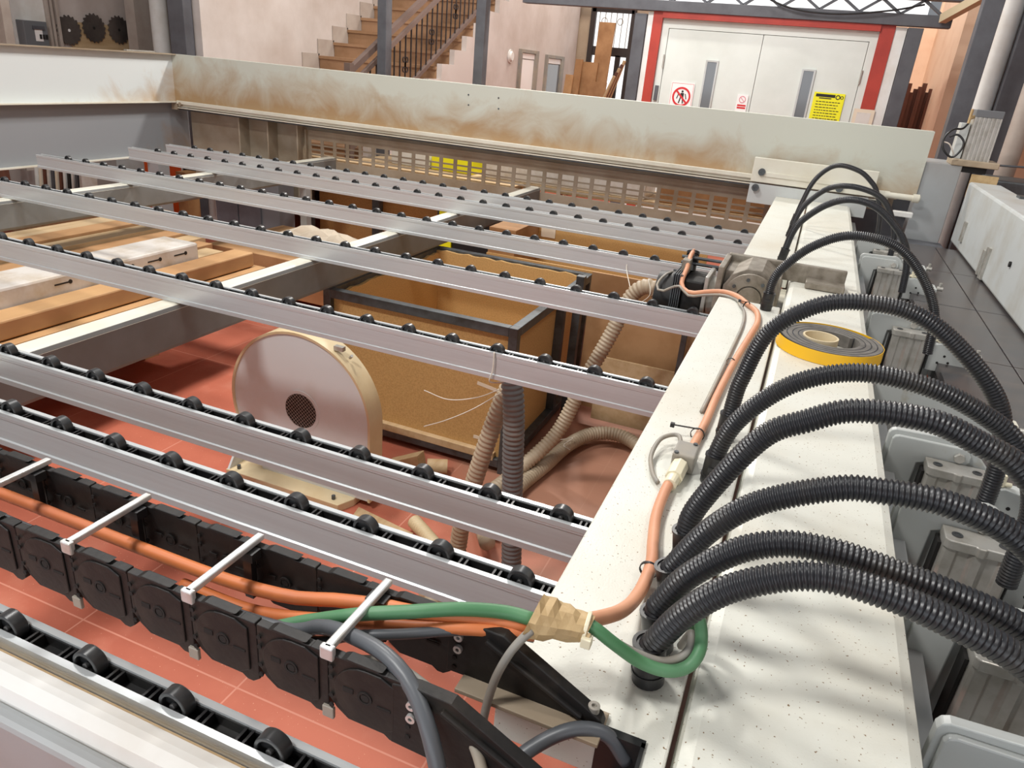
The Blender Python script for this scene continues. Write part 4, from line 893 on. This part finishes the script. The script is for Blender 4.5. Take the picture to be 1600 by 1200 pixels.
struct('trim_2', MB().box(-1.87, -1.816, DY - .03, DY + .1, 0, 2.28).box(.376, .47, DY - .03, DY + .1, 0, 2.28), 'white')
struct('wall_booth', MB().box(-1.87, .47, DY + .3, DY + .4, 0, 2.28).box(-1.87, .47, DY + .1, DY + 1.5, 2.25, 2.29), 'white')
def col(name, x0, x1, y, z1, m, label, t=.12):
    return tag(MB().box(x0, x1, y, y + t, 0, z1).build(name, m, bevel=.004), label, 'column')
col('steel_column', -1.995, -1.875, DY - .06, 2.26, 'greycol', 'grey steel column left of the white strip and red door frame')
col('steel_column', .475, .60, DY - .06, 2.28, 'greycol', 'grey steel column right of the red door frame')
g = empty('roof_truss', (-.8, 8, 2.3), 'grey steel lattice truss above the red framed door', 'truss')
P(g, 'bottom_chord', MB().box(-3.2, .80, DY - .08, DY + .04, 2.29, 2.385), 'greycol', bevel=.004)
P(g, 'top_chord', MB().box(-3.2, .95, DY - .08, DY + .04, 2.50, 2.64), 'greycol', bevel=.004)
k = 0; x = -2.0
while x < .6:
    P(g, 'lattice_bar', MB().bar((x, DY - .02, 2.385), (x + .17, DY - .02, 2.50), .04, .022), 'greycol')
    P(g, 'lattice_bar', MB().bar((x + .17, DY - .02, 2.50), (x + .34, DY - .02, 2.385), .04, .022), 'greycol'); x += .34
cable('hanging_cable', [(-.85, DY - .12, 2.50), (-.7, DY - .12, 2.42), (-.45, DY - .12, 2.36), (-.1, DY - .12, 2.35), (.3, DY - .12, 2.40), (.55, DY - .1, 2.46)], .008, 'black', 'thin black cable drooping in front of the lattice truss')
struct('window_2', MB().box(-3.9, .9, 12.0, 12.05, 2.66, 4.4), 'daylit')
# signs
def signbox(u0, v0, w, h, t=.004):
    p = atY(u0, v0, DY); return p.x, p.z
x, z = signbox(1050, 127, 0, 0); sw, sh = .235, .29
g = empty('prohibition_sign', (x, DY - .006, z), 'white sign with a red ring and slash over a black figure, on the door', 'sign')
P(g, 'board', MB().box(x, x + sw, DY - .006, DY - .001, z - sh, z), 'sign_white')
P(g, 'border', MB().box(x + .008, x + .226, DY - .0067, DY - .006, z - .013, z - .010).box(x + .008, x + .011, DY - .0067, DY - .006, z - sh, z - .01).box(x + .224, x + .227, DY - .0067, DY - .006, z - sh, z - .01), 'sign_red')
cx, czz = x + .118, z - .135
P(g, 'figure', MB().cyl((cx + .005, DY - .0075, czz + .05), (cx + .005, DY - .006, czz + .05), .011, 12).box(cx - .012, cx + .022, DY - .0075, DY - .006, czz - .01, czz + .036).bar((cx - .008, DY - .007, czz - .01), (cx - .02, DY - .007, czz - .062), .001, .012, (1, 0, 0)).bar((cx + .015, DY - .007, czz - .01), (cx + .02, DY - .007, czz - .062), .001, .012, (1, 0, 0)).bar((cx - .03, DY - .007, czz + .03), (cx - .045, DY - .007, czz - .02), .001, .009, (1, 0, 0)).bar((cx + .035, DY - .007, czz + .03), (cx + .05, DY - .007, czz - .02), .001, .009, (1, 0, 0)), 'ink')
P(g, 'red_ring', MB().ring((cx, DY - .008, czz), (0, 1, 0), .092, .074, .002, 40).bar((cx - .058, DY - .009, czz + .058), (cx + .058, DY - .009, czz - .058), .002, .017, (1, 0, 0)), 'sign_red')
x, z = signbox(1153, 147, 0, 0)
g = empty('warning_label', (x, DY - .006, z), 'narrow white label with a small red ring and pink text lines', 'sign')
P(g, 'board', MB().box(x, x + .105, DY - .006, DY - .001, z - .24, z), 'sign_white')
P(g, 'red_ring', MB().ring((x + .052, DY - .007, z - .045), (0, 1, 0), .032, .026, .002, 28).bar((x + .032, DY - .0075, z - .025), (x + .072, DY - .0075, z - .065), .002, .005, (1, 0, 0)), 'pink_ink')
P(g, 'text_block', MB().box(x + .012, x + .094, DY - .0072, DY - .006, z - .108, z - .092).box(x + .012, x + .094, DY - .0072, DY - .006, z - .130, z - .114).box(x + .012, x + .094, DY - .0072, DY - .006, z - .20, z - .178), 'sign_red')
x, z = signbox(1273, 143, 0, 0); yw, yh = .275, .38
g = empty('yellow_notice', (x, DY - .006, z), 'bright yellow notice with a black heading bar and printed lines', 'sign')
P(g, 'board', MB().box(x, x + yw, DY - .006, DY - .001, z - yh, z), 'sign_yellow')
b = MB().box(x + .018, x + .19, DY - .0075, DY - .006, z - .040, z - .014).box(x + .05, x + .16, DY - .0075, DY - .006, z - .055, z - .046)
b.ring((x + .215, DY - .0068, z - .034), (0, 1, 0), .021, .013, .0015, 20).ring((x + .25, DY - .0068, z - .034), (0, 1, 0), .015, .009, .0015, 20)
random.seed(11)
for k in range(11):
    zz = z - .085 - k * .025; xx = x + .03
    while xx < x + yw - .05:
        w_ = random.uniform(.012, .03); b.box(xx, min(xx + w_, x + yw - .02), DY - .0070, DY - .006, zz, zz + .007); xx += w_ + .006
    if k in (3, 7): continue
P(g, 'printed_lines', b, 'ink')
x, z = signbox(1335, 169, 0, 0)
g = empty('taped_paper', (x, DY - .045, z), 'faded paper sheet taped under the right red door post', 'sign')
P(g, 'sheet', MB().box(x, x + .18, DY - .048, DY - .044, z - .20, z), 'paper')
P(g, 'printed_area', MB().box(x + .03, x + .15, DY - .049, DY - .048, z - .18, z - .03), 'wrap')

# ------------------------------------------------------------------ stairs
def SZ(y): return 1.56 + (y - 7.7) * .53
rise, run = .150, .283; y = 7.7 - 1.56 / .53 + .2; n = 1
st = empty('staircase', (-4.7, 5.6, 0), 'tan stone staircase climbing away between the plaster walls', 'stairs')
while y < BY - .4:
    z = SZ(y) + rise
    if y > 5.6:
        P(st, 'step', MB().box(XW + .014, XS - .002, y - .02, y + run, z - .03, z).box(XW + .014, XS - .002, y, y + run, z - rise, z - .03), 'marble')
    y += run
pts = [(5.7, 0)]; y = 7.7 - 1.56 / .53 + .2
while y < 5.6: y += run
pts = [(y - .001, 0)]; steps = []
while y < BY - .4:
    z = SZ(y) + rise; pts += [(y, z + .03), (y + run, z + .03)]; y += run
pts += [(y, 0)]
struct('wall_under_stairs', MB().prism(pts, 'x', XS, XS + .06), 'plaster')
b = MB(); y = pts[0][0]
while y < BY - .4:
    z = SZ(y) + rise; b.box(XW, XW + .012, y - .02, y + run, z, z + .17); y += run
struct('baseboard_stairs', b, 'concrete')
bl = empty('stair_railing', (XS, 7, 1), 'dark wrought iron stair railing with brown handrails and small scrolls', 'railing')
def R(y, o): return (XS + .0, y, SZ(y) + o)
P(bl, 'handrail', MB().bar(R(5.9, .93), R(11, .93), .05, .05), 'rail_wood')
P(bl, 'upper_rail', MB().bar(R(5.9, .80), R(11, .80), .03, .04), 'rail_wood')
P(bl, 'lower_rail', MB().bar(R(5.9, .27), R(11, .27), .04, .035), 'rail_wood')
b = []; y = 6.0; k = 0
while y < 10.2:
    P(bl, 'baluster', MB().bar(R(y, .27), R(y, .80), .012, .012, (1, 0, 0)), 'iron')
    if k % 5 == 3:
        zz = SZ(y) + .50
        s_ = MB()
        s_.box(XS - .006, XS + .006, y - .006, y + .006, zz - .07, zz + .07)
        for dy, dz in ((-.026, .045), (.026, .045), (-.026, -.045), (.026, -.045)): s_.ring((XS, y + dy, zz + dz), (1, 0, 0), .027, .018, .010, 14)
        P(bl, 'scroll', s_, 'iron')
    y += .105; k += 1
P(bl, 'newel_post', MB().box(XS - .03, XS + .03, 5.84, 5.9, SZ(5.87) + .15, SZ(5.87) + 1.0), 'rail_wood')
for i, (u, v, z_, hh) in enumerate(((811, 76, 0, 0), (852, 85, 0, 0))):
    a = atX(u, v, XS + .06); c = atX(u + (28 if i == 0 else 27), v + 2, XS + .06); zt = a.z
    w = tag(bpy.data.objects.new('window_%d' % (3 + i), None), kind='structure'); COL.objects.link(w); w.location = (XS + .06, a.y, 1)
    P(w, 'frame', MB().box(XS + .06, XS + .10, a.y, a.y + .05, .9, zt).box(XS + .06, XS + .10, c.y - .12, c.y, .9, zt).box(XS + .062, XS + .098, a.y + .05, c.y - .12, zt - .04, zt), 'greycable')
    P(w, 'pane', MB().box(XS + .062, XS + .075, a.y + .05, c.y - .12, .9, zt - .12), 'glass' if i else 'sign_white')
    P(w, 'transom_light', MB().box(XS + .062, XS + .08, a.y + .05, c.y - .12, zt - .11, zt - .045), 'sign_white')
p = atX(801, 88, XS + .10)
g = empty('wall_bell', p, 'small round white bell on the wall under the stairs', 'bell')
P(g, 'dome', MB().cyl(p - Vector((.04, 0, 0)), p, .07, 20, .05), 'white', smooth=True)
P(g, 'rim', MB().ring(p - Vector((.03, 0, 0)), (1, 0, 0), .078, .066, .015, 20), 'white', smooth=True)
col('steel_column', -3.885, -3.795, 6.22, 3.2, 'greycol', 'dark steel column left of the wrought iron stair railing', .1)
col('steel_column', -3.055, -2.965, 6.5, 3.2, 'greycol', 'dark steel column right of the wrought iron stair railing', .1)
col('steel_column', -5.70, -5.52, 5.62, 3.2, 'greycol', 'dark steel column at the free end of the plaster wall, left', .11)
tag(MB().box(-4.3, -2.3, 6.5, 6.62, 2.32, 2.46).build('platform_beam', 'greycol'), 'short dark platform beam over the small wall windows', 'beam')
# window at the back with planks
w = tag(bpy.data.objects.new('window_1', None), kind='structure'); COL.objects.link(w); w.location = (-3.3, BY, 2)
wx0, wx1, wz0, wz1 = -3.72, -3.06, .9, 2.60
P(w, 'pane', MB().box(wx0 + .06, wx1 - .04, BY - .02, BY - .005, wz0, wz1 - .06), 'daylit')
P(w, 'frame', MB().box(wx0 - .02, wx0 + .06, BY - .08, BY, wz0, wz1).box(wx1 - .04, wx1 + .02, BY - .08, BY, wz0, wz1).box(wx0, wx1, BY - .08, BY, wz1 - .06, wz1).box(wx0, wx1, BY - .06, BY, 1.93, 2.06).box(-3.28, -3.20, BY - .06, BY, wz0, 1.95), 'iron')
b = MB()
for k in range(6): b.bar((wx0 + .12 + k * .09, BY - .05, 2.06), (wx0 + .12 + k * .09, BY - .05, wz1 - .05), .01, .01, (0, 1, 0))
for k in range(2): b.ring((wx0 + .2 + k * .25, BY - .05, 2.42), (0, 1, 0), .05, .04, .01, 16)
P(w, 'grille', b, 'greycable')
for k, (u0, v0, u1, v1, m, lab) in enumerate([(937, 34, 962, 130, 'board_brown', 'tall brown board standing in front of the back window'), (909, 96, 935, 160, 'board_brown', 'wide brown board left of the tall one by the window'),
        (900, 92, 911, 155, 'board_brown', 'narrow brown board against the wall corner'), (884, 116, 896, 150, 'cardboard', 'short tan board at the left of the window boards'), (922, 127, 948, 160, 'board_brown', 'low brown board in front of the tall one')]):
    yy = 11.3 - .12 * k; a = atY(u0, v0, yy); c = atY(u1, v0, yy)
    tag(MB().slab([(a.x, yy - .3, 0), (c.x, yy - .3, 0), (c.x, yy, a.z), (a.x, yy, a.z)], (0, .03, 0)).build('leaning_board', m), lab, 'board', 'boards standing by the back window')
for k in range(5):
    yy = 10.6 - .1 * k; a = atY(976 - 4 * k, 95 + 6 * k, yy)
    tag(MB().bar((a.x - .55 - .02 * k, yy, 0), (a.x, yy, a.z), .03, .06, (0, 1, 0)).build('slanted_plank', 'board_dark' if k % 2 else 'board_pale'), 'slanted plank leaning on the grey column, %s from the column' % ['first', 'second', 'third', 'fourth', 'last'][k], 'plank', 'slanted planks by the grey column')
# right background
struct('wall_side_right', MB().box(1.02, 1.30, 9.0, 11.5, 0, 5.5), 'peachwall')
for k in range(7):
    a = atY(1418 + 6 * k, 130 + (k % 2), 10.2)
    tag(MB().box(a.x, a.x + .045, 10.1 + .03 * (k % 3), 10.2, 0, a.z - .03 * ((k * 3) % 4)).build('dark_plank', 'board_dark'), 'upright dark brown plank right of the door, %s of the bundle' % ['leftmost', 'second', 'third', 'middle one', 'fifth', 'sixth', 'rightmost'][k], 'plank', 'bundle of dark planks by the peach wall')
tag(MB().box(.60, .64, 9.9, 9.94, 0, 1.85).build('tan_plank', 'board_pale'), 'single tan plank left of the dark plank bundle', 'plank')
tag(MB().box(.78, .90, 6.2, 6.34, 0, 4).build('steel_column', 'greycol', bevel=.004), 'big dark grey column rising behind the grey machine column', 'column')
tag(MB().cyl((1.02, 6.62, 0), (1.02, 6.62, 4), .068, 24).build('white_pipe', 'white', smooth=True), 'scuffed white vertical pipe between two dark columns, right', 'pipe')
tag(MB().box(1.09, 1.24, 6.5, 6.64, 0, 4).build('steel_column', 'greycol', bevel=.004), 'dark column right of the scuffed white pipe', 'column')
tag(MB().cyl((1.17, 5.95, 0), (1.17, 5.95, 4), .06, 24).build('grey_pipe', 'concrete', smooth=True), 'pale vertical pipe at the right picture edge', 'pipe')
tag(MB().bar((.72, 7.9, 2.36), (.93, 7.2, 2.50), .06, .07).build('diagonal_brace', 'core'), 'short peach coloured diagonal beam at the end of the truss', 'beam')

# ------------------------------------------------------------------ left recess
LX = -7.1
def L7(u, v, x=LX): return atX(u, v, x)
p0, p1 = L7(107, 34), L7(205, 80)
tag(MB().box(LX, LX + .012, p0.y, p1.y, 1.1, (p0.z + p1.z) / 2 + .12).build('tool_board', 'board_pale'), 'tan backing board behind the three saw blades', 'board')
for k, (u, v, lab) in enumerate(((108, 47.5, 'left saw blade of the three on the far left wall, silver centre'), (147, 44, 'middle and highest saw blade of the three on the wall'), (186, 47, 'right saw blade of the three on the wall'))):
    c = L7(u, v, LX + .03); pts = []; T = 18; r = .132
    for t in range(T):
        a = 2 * PI * t / T
        for da, rr in ((0, r), (.03, r * 1.06), (.13, r * 1.02), (.16, r * .90), (.22, r * .93)): pts.append((c.y + rr * math.cos(a + da), c.z + rr * math.sin(a + da)))
    g = empty('circular_saw_disc', c, lab, 'saw blade', 'saw blades on the wall')
    P(g, 'disc', MB().prism(pts, 'x', c.x - .002, c.x + .002), 'blade')
    P(g, 'arbor_hole', MB().cyl((c.x - .004, c.y, c.z), (c.x + .0035, c.y, c.z), .014, 16), 'sign_white' if k == 0 else 'dark')
    P(g, 'peg', MB().cyl((c.x - .03, c.y, c.z), (c.x - .004, c.y, c.z), .006, 8), 'steel')
a = L7(4, 0, LX + .0); b_ = L7(66, 70, LX)
g = empty('fuse_box', L7(40, 50), 'dark grey fuse box with a window of white breakers, far left', 'electrical box')
q0, q1 = L7(22, 36), L7(64, 68)
zc_ = L7(43, 50).z
P(g, 'enclosure', MB().box(LX + .02, LX + .12, q0.y, q1.y, zc_ - .20, zc_ + .10), 'elec', bevel=.006)
P(g, 'breaker_window', MB().box(LX + .12, LX + .124, q0.y + .10, q1.y - .06, zc_ - .07, zc_ + .03), 'sign_white')
P(g, 'window_shade', MB().box(LX + .12, LX + .135, q0.y + .08, q1.y - .04, zc_ + .03, zc_ + .06), 'greycol')
for k in range(3): P(g, 'breaker', MB().box(LX + .124, LX + .13, q0.y + .14 + k * .03, q0.y + .16 + k * .03, zc_ - .05, zc_ - .01), 'ink')
tag(MB().box(LX, LX + .02, L7(12, 0).y, L7(64, 0).y, 1.0, 2.4).build('mounting_board', 'white'), 'white mounting panel behind the fuse box', 'panel')
for k, (u, wd) in enumerate(((69, .03), (76, .025), (84, .03))):
    y = L7(u, 30).y; tag(MB().box(LX, LX + .05, y, y + wd, .8, 2.6).build('wall_conduit', 'concrete', bevel=.004), '%s of three vertical grey conduits between fuse box and blades' % ['left', 'middle', 'right'][k], 'conduit', 'vertical conduits by the fuse box')
p = atX(10, 30, -6.9); tag(MB().bar((-6.9, p.y - .05, .4), (-6.9, p.y, 2.6), .08, .08, (0, 1, 0)).build('wall_pole', 'concrete'), 'slanting pale pole at the far left picture edge', 'pole')
p = atX(225, 40, -6.9); tag(MB().box(-6.98, -6.85, p.y - .15, p.y + .10, 0, 3).build('recess_pillar', 'concrete'), 'beige pillar left of the white drain pipe', 'pillar')
p = atX(250, 40, -6.6); tag(MB().cyl((-6.6, p.y, 0), (-6.6, p.y, 3), .085, 20).build('drain_pipe', 'white', smooth=True), 'white vertical drain pipe in the left corner', 'pipe')
p = atX(285, 40, -6.2); tag(MB().box(-6.25, -6.15, p.y - .12, p.y + .2, 0, 3).build('recess_post', 'wrap'), 'pale post between the drain pipe and the dark column', 'post')
o = MB().box(FX - .03, FX + .0, 4.72, 5.0, 1.542, 1.552).build('pin_wrench', 'cyl'); tag(o, 'thin metal wrench lying on top of the left beam near the corner', 'wrench')
